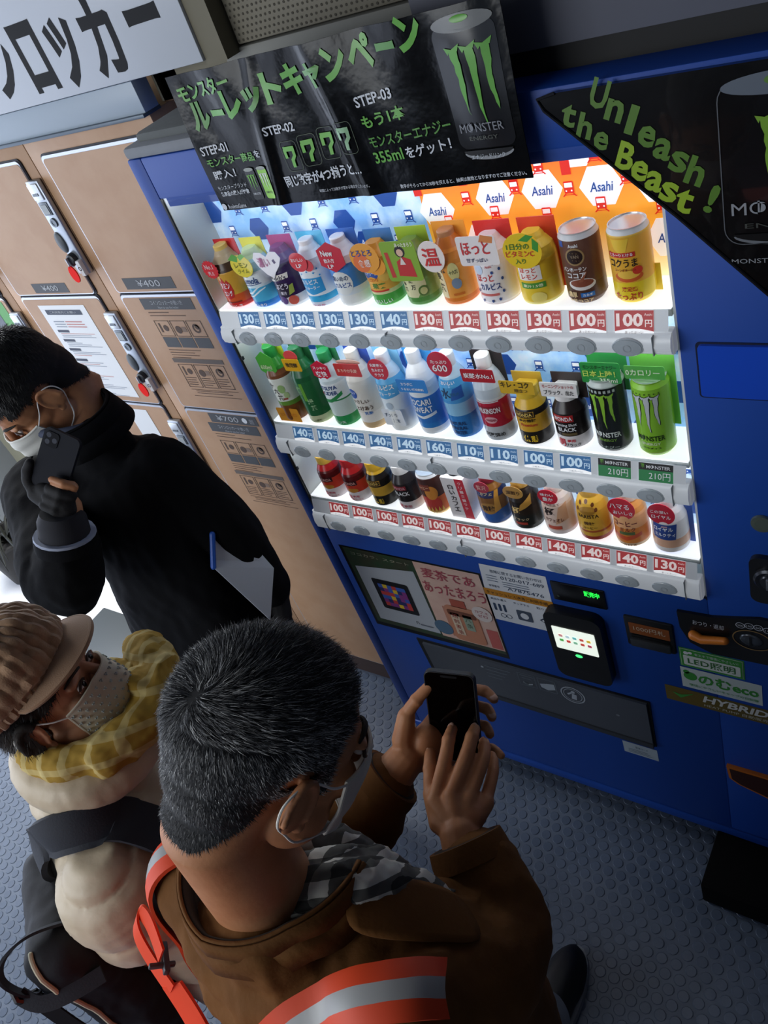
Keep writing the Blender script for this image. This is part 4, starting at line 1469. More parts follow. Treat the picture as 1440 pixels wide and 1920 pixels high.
drink(1, 1, 'drink_bottle', 'dark green tea bottle with red and yellow picture card, second on the middle shelf', 'pet', 170,
      [(.12, '#c9d0a5'), (.60, '#24663a'), (.74, '#1c5a34'), (1, '#2c7a45')],
      [('t', '颯', -8, 74, 18, 18, '#7aa86a'), ('r', -2, 58, 6, 100, '#6aa83a'), ('t', '緑', 10, 50, 13, 13, '#a3c99a'), ('t', '茶', 12, 34, 13, 13, '#a3c99a'), ('t', 'おいしい緑茶', 0, 6, 6, 36, '#5a6a3a')],
      cap='#2f7a45', cards=[('r', 0, 142, 19, 12, '#e2a91f', [('微発酵', 0, -4, 9, 26, '#2a2418')], -24), ('o', 2, 160, 15, 11, '#d8484a', [], -22)], back=('#276b3f', 100, 196, -22, 24))
drink(1, 2, 'drink_bottle', 'clear fizzy drink bottle with green foot and blue lettering, third on the middle shelf', 'pet', 164,
      [(.16, '#2f9e58'), (.38, '#cfe0da'), (.40, '#2c8a4f'), (.62, '#e8eef0'), (1, '#cfdde0')],
      [('p', [(-28, 56), (0, 60), (28, 74), (28, 82), (0, 68), (-28, 64)], '#2f8f4f'), ('t', 'MITSUYA', -1, 89, 9, 46, '#23407e'), ('t', 'CIDER', 3, 77, 9, 34, '#23407e'), ('p', [(-22, 80), (-16, 84), (-12, 80), (-18, 76)], '#c9383a'), ('t', '三ツ矢', 0, 8, 7, 26, '#cfe8d8')],
      cap='#2f9e58', cards=[('hex', 0, 132, 21, 20, '#cf2440', [('スッキリ', 0, 3, 6, 28, W_), ('爽快', 0, -11, 11, 24, W_)], -24)], back=('#2a7f4c', 90, 190, -20, 22))
drink(1, 3, 'drink_bottle', 'cream bottle with blue round mark and red neck ring, fourth on the middle shelf', 'pet', 168,
      [(.10, '#d9b98a'), (.24, '#f0ece4'), (.9, '#e4e0d6'), (1, W_)],
      [('c', -10, 84, 11, 11, '#3056a8'), ('t', 'ミルク', -10, 84, 5, 16, W_), ('t', 'やさしい', 2, 62, 9, 36, '#6a5648'), ('t', 'とけあう', 6, 46, 10, 36, '#5a4638'), ('t', '乳酸', 12, 36, 7, 18, '#3f78c0')],
      cap='#efe9dd', cards=[('r', 0, 138, 26, 12, '#cf3a37', [('まろやか乳酸', 0, -4, 7, 40, '#f3c9b4')], -26), ('o', 0, 150, 25, 5, '#e7c3b0', [], -20)], back=('#2c53b4', 90, 196, -22, 26))
drink(1, 4, 'drink_bottle', 'pale bottle with a blue wave and a dashed note card, fifth on the middle shelf', 'pet', 166,
      [(.30, '#f1f3f0'), (.55, '#e3eef4'), (.72, '#5aaee0'), (1, '#cfe3f0')],
      [('t', 'カルピス', 0, 98, 11, 44, '#1f4a94'), ('t', 'ウォーター', 2, 85, 8, 36, W_), ('p', [(-28, 84), (-4, 92), (28, 104), (28, 84), (0, 78), (-28, 78)], '#4fa8df'), ('t', 'カルピス', 0, 98, 11, 44, W_), ('c', 0, 62, 8, 8, '#b5c6d4')],
      cap=W_, cards=[('o', 0, 140, 19, 20, '#cf2a3a', [('乳酸菌と', 0, 6, 6, 24, W_), ('生みだす', 0, -3, 6, 24, W_), ('チカラ', 0, -12, 6, 18, W_)], -23), ('r', -2, 34, 20, 16, '#e9edf2', [('すっきり', -3, 2, 7, 24, '#3a4a68'), ('夏を', 5, -9, 7, 14, '#3a4a68')], -31)], back=('#7fc4ea', 96, 196, -24, 26))
drink(1, 5, 'drink_bottle', 'blue sports drink bottle with a white neck, sixth on the middle shelf', 'pet', 172,
      [(.10, '#eef2f4'), (.16, '#2b7fc9'), (.50, '#2a74c4'), (.66, '#e9eff2'), (1, '#f3f5f6')],
      [('t', 'POCARI', 0, 68, 13, 46, W_), ('t', 'SWEAT', 2, 52, 13, 42, W_), ('p', [(-28, 44), (0, 38), (28, 46), (28, 52), (0, 44), (-28, 49)], '#e9eff2')],
      cap=W_, cards=[('r', -2, 112, 27, 12, '#2f86d2', [('カラダに', -8, 1, 6, 22, W_), ('うるおい補給飲料', 0, -8, 5, 42, W_)], -29)], back=('#3b9be0', 60, 196, -26, 28))
drink(1, 6, 'drink_bottle', 'blue mineral water bottle under a red card reading 600, seventh on the middle shelf', 'pet', 168,
      [(.30, '#2f7fc8'), (.46, '#8fc4e6'), (.50, '#4a9ad8'), (.74, '#4fa4dc'), (.85, '#b9d9ec'), (1, '#dfe9f0')],
      [('t', '水', -6, 88, 22, 20, '#243a5a'), ('t', '天然水', 12, 94, 7, 18, '#2f6a8a'), ('p', [(2, 84), (28, 88), (28, 112), (10, 108)], '#2b62b4'), ('t', 'おいしい', 2, 116, 6, 28, W_), ('t', 'NATURAL', 0, 30, 8, 36, '#173a6a'), ('t', 'MINERAL', 0, 20, 8, 36, '#173a6a'), ('t', 'WATER', 0, 10, 8, 28, '#173a6a')],
      cap='#dfe6ea', cards=[('o', -1, 158, 21, 22, '#c82a44', [('たっぷり', 0, 2, 6, 28, W_), ('600', -1, -12, 12, 26, W_)], -24)], rough=.15)
drink(1, 7, 'drink_bottle', 'clear water bottle with dark red label and black neck, eighth on the middle shelf', 'pet', 166,
      [(.20, '#b9bec2'), (.52, '#b3243a'), (.55, '#d9dee2'), (.82, '#c2cdd6'), (1, '#d4dade')],
      [('r', -22, 60, 22, 76, '#8c1a2c'), ('t', 'WILKINSON', 0, 62, 11, 46, W_), ('c', 2, 48, 12, 7, '#d9a0a8'), ('t', 'TANSAN', 2, 45.5, 5, 20, '#8c1a2c'), ('t', '刺激強め', 2, 12, 9, 40, '#26282c'), ('r', -24, 84, 24, 86, '#d9dee2')],
      cap='#f0f2f3', cards=[('r', 0, 140, 27, 11, '#b8202e', [('炭酸水No.1', 1, -4, 9, 48, W_)], -27)], back=('#2a2628', 80, 196, -26, 28), rough=.12)
drink(1, 8, 'coffee_bottle_can', 'gold and black coffee bottle can with yellow card, ninth on the middle shelf', 'botcan', 112,
      [(.26, '#1d1a16'), (.56, '#d8a52c'), (.66, '#1d1a16'), (1, '#dcb02f')],
      [('r', -24, 58, 18, 72, '#1d1812'), ('r', -22, 60, 16, 70, '#c99a3a'), ('r', -21, 61, 15, 69, '#231a14'), ('t', 'WONDA', -3, 62, 6, 32, '#e8c86a'), ('t', '金の微糖', 2, 50, 7, 32, '#1d1a16'), ('t', 'Premium', 4, 41, 6, 30, '#c23a2a'), ('t', '休憩', 2, 8, 14, 30, '#f0c72f')],
      cap='#e2bc3c', cards=[('r', -4, 118, 27, 11, '#dcb02f', [('キレ・コク', -2, 0, 10, 44, '#241d14'), ('際立つ', 6, -8, 6, 20, '#5a4a24')], -24)], back=('#d9b545', 80, 126, -26, 22))
drink(1, 9, 'coffee_bottle_can', 'black coffee bottle can with white foot and white card, tenth on the middle shelf', 'botcan', 112,
      [(.24, '#ece6e6'), (.56, '#231b1a'), (1, '#2a2222')],
      [('r', -22, 56, 16, 69, '#b2282a'), ('t', 'WONDA', -3, 58.5, 8, 34, W_), ('t', 'Morning Shot', 0, 46, 7, 40, W_), ('t', 'BLACK', 2, 37, 8, 32, W_), ('r', -8, 29, 18, 34, '#6a5a3a'), ('t', '朝', -12, 6, 16, 14, '#cf2a3a'), ('t', '専用', 6, 15, 6, 14, '#cf2a3a'), ('t', 'ブラック', 8, 6, 7, 26, '#2a2424')],
      cap='#e9e6e4', cards=[('r', 0, 118, 27, 12, '#efece9', [('モーニングショットの', 0, 3, 6, 46, '#b23a3a'), ('ブラック、出た', 0, -8, 8, 44, '#26201f')], -24)], back=('#3a302e', 80, 128, -24, 28))
drink(1, 10, 'drink_can', 'tall black energy drink can with green claw marks, eleventh on the middle shelf', 'can', 137,
      [(.08, '#3a4440'), (.92, '#141917'), (1, '#b9c2bd')],
      [('m', 0, 114, 66, '#8fc43a'), ('t', 'MΦNSTER', 0, 32, 11, 46, '#dfe4e0'), ('t', 'ENERGY', 0, 24, 5, 30, '#7aa83a'), ('t', 'エナジー', 0, 10, 5, 34, '#aeb8b2')] + [('r', -22 + 7 * i, 118, -18 + 7 * i, 123, '#aeb8b2') for i in range(7)],
      cards=[('r', 3, 150, 27, 16, '#2f9a46', [('モンスターエナジー', 0, 6, 6, 46, '#173a1c'), ('日本上陸！', -2, -6, 10, 44, '#d8f06a'), ('355ml', 10, -14, 6, 24, '#e8f4d8')], -18)], back=('#2c8f42', 100, 180, -26, 30), rough=.25)
drink(1, 11, 'drink_can', 'tall lime green energy drink can with silver claw marks, last on the middle shelf', 'can', 137,
      [(.08, '#9ac64a'), (1, '#8cc63a')],
      [('m', 0, 116, 68, '#c9ced2'), ('t', 'MΦNSTER', 0, 32, 11, 46, '#1f3a14'), ('t', 'ENERGY', 0, 24, 5, 30, '#e8f2c9'), ('t', 'パラダイス', 0, 16, 4, 30, '#3a5a1c')] + [('c', -21 + 7 * i, 121, 1.2, 1.2, '#3a5a1c') for i in range(7)],
      cards=[('r', 0, 152, 26, 10, '#57ad4c', [('0カロリー', -2, -4, 9, 44, '#e3f2d2')], -16)], back=('#6cbf4a', 40, 180, -28, 32), rough=.25)
# --- bottom shelf
RC = [(.26, '#efe6e6'), (.52, '#d0402a'), (.68, '#5a1416'), (.80, '#b02024'), (1, '#b5262a')]
RP = [('r', -22, 48, 20, 60, '#3a0f12'), ('t', 'WONDA', 0, 50, 8, 34, '#d9a09a'), ('c', 4, 34, 14, 6, '#c9892f'), ('t', '朝', -12, 6, 14, 13, '#cf2a3a'), ('t', '専用', 6, 14, 6, 16, '#cf5a6a'), ('t', '缶コーヒー', 8, 6, 6, 26, '#cf5a6a')]
drink(2, 0, 'coffee_bottle_can', 'red coffee bottle can with white foot at the far left of the bottom shelf', 'botcan', 112, RC, RP, cap='#d9b04a')
drink(2, 1, 'coffee_bottle_can', 'red coffee bottle can with white foot, beside the black and gold can', 'botcan', 112, RC, RP, cap='#b5262a')
drink(2, 2, 'coffee_bottle_can', 'black and gold coffee bottle can, third on the bottom shelf', 'botcan', 112,
      [(.26, '#1d1a16'), (.48, '#d3a53a'), (.74, '#1f1a17'), (1, '#d9a92f')],
      [('r', -22, 58, 18, 70, '#c99a3a'), ('r', -21, 59, 17, 69, '#231a14'), ('t', 'WONDA', -2, 61, 6, 32, '#e8c86a'), ('t', '休憩', 0, 8, 14, 30, '#f0c72f')], cap='#d9a92f')
drink(2, 3, 'coffee_bottle_can', 'black coffee bottle can with white foot, fourth on the bottom shelf', 'botcan', 112,
      [(.22, '#ece6e6'), (.6, '#231f1f'), (1, '#2a2526')],
      [('r', -22, 56, 16, 67, '#8c2a34'), ('t', 'WONDA', -3, 58, 7, 34, '#d9a0a8'), ('t', 'BLACK', 2, 42, 10, 36, W_), ('t', '朝', -12, 6, 12, 12, '#cf2a3a'), ('t', '専用', 6, 8, 8, 18, '#b85a6a')], cap='#e9e6e4')
drink(2, 4, 'drink_can', 'brown coffee can with orange flame pattern, fifth on the bottom shelf', 'can', 104,
      [(.10, '#e8c06a'), (.46, '#d96a2a'), (.93, '#4a2418'), (1, '#dfe0e0')],
      [('c', 4, 32, 22, 20, '#c93a2a'), ('c', 10, 60, 14, 18, '#e0902f'), ('r', -20, 66, 10, 82, '#8a3a24'), ('t', 'コーヒー', -6, 70, 8, 28, '#e8c9a0')] + [('p', [(-26 + 8 * i, 12), (-20 + 8 * i, 12), (-23 + 8 * i, 24)], '#eac04a') for i in range(7)] + [('t', 'ワンダフル', 0, 3, 5, 36, '#8a4a20')])
drink(2, 5, 'drink_carton', 'white milk coffee carton with a red side strip, sixth on the bottom shelf', 'carton', 106,
      [(1, '#e9e3e2')],
      [('r', 6, 2, 26, 106, '#cf2434')] + [('t', c_, -8, 78 - i * 15, 12, 12, '#3a2e2c') for i, c_ in enumerate('白いカフェ')] + [('t', c_, 16, 92 - i * 11, 8, 8, '#f0c9c9') for i, c_ in enumerate('クリーミーラテ')],
      cap='#d9b98a')
drink(2, 6, 'drink_bottle', 'amber square shouldered coffee bottle with blue foot, seventh on the bottom shelf', 'jar', 116,
      [(.06, '#e2d9cf'), (.34, '#2f62ae'), (.60, '#8a5a26'), (.72, '#2b2f5a'), (1, '#9a6426')],
      [('c', 2, 44, 20, 14, '#b0803a'), ('t', '微糖', 2, 38, 14, 28, '#3a2412'), ('t', 'カフェ', 2, 76, 6, 26, '#d9c48c'), ('p', [(14, 34), (28, 40), (28, 84), (20, 84)], '#d89a3a')],
      cap='#8c2430', cards=[('o', -2, 96, 14, 12, '#b52a3e', [('贅沢', 0, -5, 10, 18, '#e8b0a8')], -26)])
drink(2, 7, 'drink_bottle', 'black and gold coffee bottle with a gold lid disc, eighth on the bottom shelf', 'jar', 114,
      [(.34, '#20241f'), (.5, '#2c2218'), (.8, '#241a14'), (1, '#3a2a1c')],
      [('p', [(0, 50), (28, 64), (28, 84), (6, 66)], '#b98a3c'), ('t', '極', -6, 42, 18, 20, '#e6c27a'), ('t', 'ブラック', 0, 26, 7, 34, '#c9b48c'), ('r', -14, 16, 12, 22, '#a83a2c')],
      cap='#c99a4a', cards=[('o', -4, 94, 18, 13, '#c08f45', [('深煎り', 0, -4, 8, 24, '#4a3014')], -26)])
drink(2, 8, 'drink_bottle', 'pale pink cafe au lait bottle with black lettering, ninth on the bottom shelf', 'jar', 116,
      [(.12, '#f1e6e2'), (.66, '#e8cdbd'), (1, '#efe2dd')],
      [('p', [(4, 30), (30, 40), (30, 78), (14, 70)], '#d9a884'), ('t', '極', -4, 50, 20, 24, '#2a1d18'), ('t', 'カフェオレ', 2, 36, 9, 38, '#6a3a28'), ('r', -14, 18, 14, 26, '#c9563f'), ('t', '生乳仕立て', 0, 74, 5, 34, '#7a5a4a')],
      cap='#e9ded8', cards=[('o', -2, 95, 17, 15, '#cf2a3c', [('味わい', 0, 2, 6, 22, W_), ('豊か', 0, -8, 8, 18, W_)], -26)])
drink(2, 9, 'drink_bottle', 'golden coffee bottle with brown beans and dark red foot, tenth on the bottom shelf', 'jar', 118,
      [(.12, '#a83a2c'), (.20, '#d9a63a'), (.24, '#b2582c'), (1, '#dfae3e')],
      [('t', 'BARISTA', 2, 58, 8, 40, '#3a2814'), ('c', 2, 74, 16, 9, '#a87a2c'), ('t', '微糖', 2, 42, 8, 20, '#5a3a1c'), ('t', 'コーヒー', 2, 32, 6, 28, '#5a3a1c')] + [('c', u, v, 3, 4, '#6a3a1c') for u, v in ((-12, 88), (0, 92), (12, 86), (18, 76), (-18, 76))],
      cap='#cfa04a')
drink(2, 10, 'drink_bottle', 'orange milk coffee bottle with a red half round card, eleventh on the bottom shelf', 'jar', 116,
      [(.10, '#e8c9a0'), (.40, '#e58a34'), (.66, '#eeb07a'), (1, '#e59a4a')],
      [('p', [(-28, 24), (0, 18), (28, 28), (28, 36), (0, 28), (-28, 34)], '#d4552a'), ('t', 'コーヒー', 0, 52, 12, 44, '#7a2a24'), ('t', 'ミルク', 4, 40, 9, 28, '#7a2a24'), ('r', -12, 32, 16, 39, '#5a6a3a'), ('t', 'とろける', 0, 4, 6, 32, '#8a5a34')],
      cap='#d9c9b4', cards=[('o', -2, 92, 21, 21, '#cf2434', [('ハマる', -2, 0, 10, 30, W_), ('おいしさ', 2, -11, 7, 30, W_)], -27)])
drink(2, 11, 'drink_bottle', 'white milk tea bottle with blue label and red card, last on the bottom shelf', 'jar', 116,
      [(.04, '#3a58a8'), (.14, '#f0ece8'), (.30, '#e3b394'), (1, '#eee9e6')],
      [('p', [(-22, 36), (18, 34), (22, 68), (-22, 70)], '#2c4a94'), ('t', 'ロイヤル', -2, 54, 9, 34, W_), ('t', 'ミルクティ', 0, 42, 8, 36, W_), ('r', -4, 63, 6, 66, '#c9a0a8')],
      cap='#e9e9e9', cards=[('o', -2, 92, 20, 20, '#c9243a', [('この深い', -2, 2, 6, 26, W_), ('ロイヤル', 0, -8, 7, 28, W_)], -27)], back=('#3458a8', 0, 118, -12, 33))

# ------------------------------------------------------------------ people: helpers
from mathutils.bvhtree import BVHTree


def fuse(mb, name, parent, m, voxel=.004, smooth=4, disp=None, factor=.5, label=None):
    """melt overlapping closed shapes into one continuous skin, then displace it along its normals."""
    me0 = mb.mesh('melt')
    o = D.objects.new('melt', me0)
    COL.objects.link(o)
    r = o.modifiers.new('r', 'REMESH')
    r.mode = 'VOXEL'
    r.voxel_size = voxel
    r.adaptivity = 0
    if smooth:
        s = o.modifiers.new('s', 'SMOOTH')
        s.factor = factor
        s.iterations = smooth
    dg = bpy.context.evaluated_depsgraph_get()
    dg.update()
    me = D.meshes.new_from_object(o.evaluated_get(dg))
    D.objects.remove(o)
    D.meshes.remove(me0)
    me.name = name
    me.materials.clear()
    me.materials.append(m)
    if disp:
        ns = [v.normal.copy() for v in me.vertices]
        for v, n in zip(me.vertices, ns):
            v.co += n * disp(v.co, n)
    me.polygons.foreach_set('use_smooth', [True] * len(me.polygons))
    me.polygons.foreach_set('material_index', [0] * len(me.polygons))
    me.update()
    ob = D.objects.new(name, me)
    COL.objects.link(ob)
    if parent is not None:
        adopt(ob, parent)
    if label:
        ob['label'] = label
    return ob


def adopt(o, parent):
    o.parent = parent
    o.matrix_parent_inverse = parent.matrix_basis.inverted()


def part(mb, name, parent, label=None, merge=0.):
    o = mb.build(name, None, merge, label=label)
    adopt(o, parent)
    return o


def bvh_of(o):
    me = o.data
    return BVHTree.FromPolygons([v.co.copy() for v in me.vertices], [tuple(p.vertices) for p in me.polygons])


def spline(pts, n=8):
    pts = [V(p) for p in pts]
    out = []
    for i in range(len(pts) - 1):
        p0, p1, p2, p3 = pts[max(i - 1, 0)], pts[i], pts[i + 1], pts[min(i + 2, len(pts) - 1)]
        for k in range(n):
            t = k / n
            out.append(.5 * (2 * p1 + (p2 - p0) * t + (2 * p0 - 5 * p1 + 4 * p2 - p3) * t * t + (3 * p1 - p0 - 3 * p2 + p3) * t ** 3))
    out.append(pts[-1])
    return out


def drop_on(bvh, p, cast):
    if cast is not None:
        c_ = V(cast).normalized()
        loc, nn, _, _ = bvh.ray_cast(p + c_ * .25, -c_)
        if loc is not None and (loc - p).length < .12:
            return loc, nn
    loc, nn, _, _ = bvh.find_nearest(p)
    return loc, nn


def ribbon(mb, path, width, stripes, bvh=None, lift=.005, side=None, thick=.003, n=8, sub=6, across=None, cast=None):
    """a flat band along a path (laid on a surface if bvh is given); stripes = [(from, to, material)] across -1..1."""
    P_ = spline(path, n)
    k = len(P_)
    rows, nor = [], []
    for i, p in enumerate(P_):
        t = (P_[min(i + 1, k - 1)] - P_[max(i - 1, 0)]).normalized()
        if bvh is not None:
            loc, nn = drop_on(bvh, p, cast)
            base, up = loc, (nn if cast is None else (V(cast).normalized() + nn * .5).normalized())
        else:
            base, up = p, V(side[i * len(side) // k] if isinstance(side, list) else side)
        if across is not None:
            up = V(across).cross(t).normalized()
        lat = V(across).normalized() if across is not None else t.cross(up).normalized()
        row, rn = [], []
        for j in range(sub + 1):
            a = -1 + 2 * j / sub
            q = base + lat * (a * width / 2)
            if bvh is not None:
                l2, n2 = drop_on(bvh, q, cast)
                q = l2 + (up * .6 + n2 * .4).normalized() * lift
            row.append(q)
            rn.append(up)
        rows.append(row)
        nor.append(rn)
    for _ in range(5):
        rows = [rows[0]] + [[(rows[i - 1][j] + rows[i][j] * 2 + rows[i + 1][j]) / 4 for j in range(sub + 1)] for i in range(1, k - 1)] + [rows[-1]]
    for a0, a1, m in stripes:
        j0, j1 = round((a0 + 1) / 2 * sub), round((a1 + 1) / 2 * sub)
        w_ = j1 - j0 + 1
        top = [rows[i][j] + nor[i][j] * thick for i in range(k) for j in range(j0, j1 + 1)]
        bot = [rows[i][j] for i in range(k) for j in range(j0, j1 + 1)]
        fs = [(i * w_ + j, i * w_ + j + 1, (i + 1) * w_ + j + 1, (i + 1) * w_ + j) for i in range(k - 1) for j in range(w_ - 1)]
        N_ = len(top)
        es = [(i * w_, (i + 1) * w_, N_ + (i + 1) * w_, N_ + i * w_) for i in range(k - 1)] + [(i * w_ + w_ - 1, (i + 1) * w_ + w_ - 1, N_ + (i + 1) * w_ + w_ - 1, N_ + i * w_ + w_ - 1) for i in range(k - 1)]
        mb.add(top + bot, fs + [tuple(x + N_ for x in f[::-1]) for f in fs] + es + [(j, j + 1, N_ + j + 1, N_ + j) for j in range(w_ - 1)] + [((k - 1) * w_ + j, (k - 1) * w_ + j + 1, N_ + (k - 1) * w_ + j + 1, N_ + (k - 1) * w_ + j) for j in range(w_ - 1)], m)


def frame(c, f, roll=0.):
    f = V(f).normalized()
    s = f.cross(V((0, 0, 1))).normalized()
    u = s.cross(f)
    if roll:
        q = Matrix.Rotation(roll, 3, f)
        s, u = q @ s, q @ u
    return Matrix(((s.x, f.x, u.x, c[0]), (s.y, f.y, u.y, c[1]), (s.z, f.z, u.z, c[2]), (0, 0, 0, 1)))


def head(mb, M, m, k=1.):
    """skull, jaw, nose, lips, ears and neck root in the head's own frame (x right, y forward, z up)."""
    R3 = M.to_3x3()
    q = lambda x, y, z: M @ V((x * k, y * k, z * k))
    e = lambda c, r, rot=None: mb.ell(q(*c), [x * k for x in r], m, R3 @ rot if rot is not None else R3)
    e((0, -.014, .042), (.0755, .096, .080))
    e((0, -.045, .025), (.066, .062, .072))
    e((0, -.052, -.012), (.060, .050, .062))
    e((0, .030, .020), (.064, .060, .070))
    e((0, .030, -.030), (.062, .058, .062))
    e((0, .038, -.066), (.048, .050, .048))
    e((0, .068, -.098), (.024, .022, .017))
    for s in (-1, 1):
        e((s * .036, .062, -.024), (.024, .022, .024))
        e((s * .050, .020, -.060), (.018, .036, .034))
        e((s * .030, .078, .018), (.022, .010, .008))
        # ear
        rot = Matrix.Rotation(s * .32, 3, 'Z') @ Matrix.Rotation(-.18, 3, 'X')
        e((s * .080, -.006, -.006), (.0068, .018, .031), rot)
        pts = []
        for i in range(11):
            a = -.5 + i / 10 * 4.0
            y, z = .018 * math.cos(a), .031 * math.sin(a)
            pts.append(q(*(V((s * .080, -.006, -.006)) + rot @ V((s * .005, y * -1 if 0 else y, z)))))
        mb.tube(pts, .0042 * k, m, 8)
        e((s * .077, .003, -.035), (.006, .008, .009))
        e((s * .074, .004, -.008), (.006, .007, .010))
    mb.tube([q(0, .088, .018), q(0, .101, -.004), q(0, .110, -.024)], [.008 * k, .0095 * k, .0125 * k], m, 10)
    for s in (-1, 1):
        e((s * .012, .098, -.029), (.008, .010, .008))
    e((0, .088, -.056), (.021, .011, .006))
    e((0, .086, -.067), (.019, .011, .007))


def eyes(parent, M, k=1., closed=.5, brow='#17120f', z=.004):
    q = lambda x, y, zz: M @ V((x * k, y * k, zz * k))
    R3 = M.to_3x3()
    for s in (-1, 1):
        b = MB()
        b.ell(q(s * .031, .083, z), [.012 * k, .007 * k, .006 * k], mat('#e3dcd6', .2), R3)
        b.ell(q(s * .031, .0885, z), [.0055 * k, .003 * k, .0055 * k], mat('#1a110d', .15), R3)
        part(b, 'eye', parent)
        b = MB()
        for t in (0, 1):
            pts = [q(s * .031 + x, .0885 - 12 * x * x - (.001 if t else 0), z + (.006 if t else -.006) * (1 - (x / .016) ** 2) * (closed if t == 0 else 1) - .0015 * (x / .016) * s * 0) for x in (-.016, -.011, -.005, 0, .005, .011, .016)]
            b.tube(pts, .0022 * k, mat('#8a5c44', .5) if t == 0 else mat('#3a261c', .5), 6)
        part(b, 'eyelid', parent)
        b = MB()
        pts = [q(s * (.014 + .034 * i / 6), .0925 - .018 * (i / 6) ** 2 * 1.1, z + .021 + .004 * math.sin(PI * i / 6)) for i in range(7)]
        b.tube(pts, [.0022 * k, .003 * k, .0033 * k, .0033 * k, .003 * k, .0024 * k, .0014 * k], mat(brow, .8), 6)
        part(b, 'eyebrow', parent)


def mask(parent, M, m, k=1., pleats=3, bulge=1., label=None, ax=1.12, print_=None, strap='#e8e6e0', ears=True):
    """a cloth face mask: a bowed sheet with pleats, thickness, and a loop to each ear."""
    q = lambda x, y, z: M @ V((x * k, y * k, z * k))

    def sf(a, b, off=0.):
        th = a * ax
        wz = 1 - .30 * max(0, abs(a) - .35) / .65
        x = (.070 + off) * math.sin(th) * (1 - .10 * max(0, -b))
        y = .016 + (.092 + off) * math.cos(th) * (1 - .16 * max(0, -b - .2)) + .016 * bulge * math.exp(-(a / .34) ** 2) * math.exp(-((b - .25) / .6) ** 2)
        z = -.050 + .052 * b * wz + .006 * a * a
        y += .0022 * math.sin(b * PI * (pleats + .5)) * (1 - abs(a)) if pleats else 0
        return q(x, y, z)
    b = MB()
    nu, nv = 28, 18
    for off in (0., .002):
        vs = [sf(-1 + 2 * i / nu, -1 + 2 * j / nv, off) for j in range(nv + 1) for i in range(nu + 1)]
        b.add(vs, [(j * (nu + 1) + i, j * (nu + 1) + i + 1, (j + 1) * (nu + 1) + i + 1, (j + 1) * (nu + 1) + i) for j in range(nv) for i in range(nu)], m)
    ed = [sf(-1 + 2 * i / nu, 1, .001) for i in range(nu + 1)] + [sf(1, 1 - 2 * j / nv, .001) for j in range(1, nv + 1)] + [sf(1 - 2 * i / nu, -1, .001) for i in range(1, nu + 1)] + [sf(-1, -1 + 2 * j / nv, .001) for j in range(1, nv)]
    b.tube(ed, .0021 * k, m, 6, closed=True)
    if print_:
        rr = random.Random(8)
        for i in range(15):
            for j in range(8):
                a0, b0 = -.9 + i * .128 + (.064 if j % 2 else 0), -.85 + j * .235
                for t in range(3):
                    an = t * 2.1 + rr.random()
                    da, db = .030 * math.cos(an), .05 * math.sin(an)
                    c0 = sf(a0 + da * .6, b0 + db * .6, .0028)
                    b.ell(c0, (.0015, .0015, .0015), mat(print_, .8), nu=6, nv=4)
    o = part(b, 'face_mask', parent, label)
    if ears:
        for s in (-1, 1):
            s_ = MB()
            s_.tube(spline([sf(s * .97, .86, .001), q(s * .0755, .034, .002), q(s * .079, .012, .017), q(s * .084, -.008, .022), q(s * .0885, -.026, .010), q(s * .0875, -.027, -.014), q(s * .079, -.012, -.038), q(s * .070, .012, -.066), sf(s * .97, -.86, .001)], 5),   .0013 * k, mat(strap, .7), 6)
            s_.build('ear_loop', o).matrix_parent_inverse = Matrix.Identity(4)
        for c_ in o.children:
            c_.matrix_parent_inverse = o.matrix_world.inverted() if False else Matrix.Identity(4)
            c_.matrix_parent_inverse = parent.matrix_basis.inverted() if False else Matrix.Identity(4)
    return o


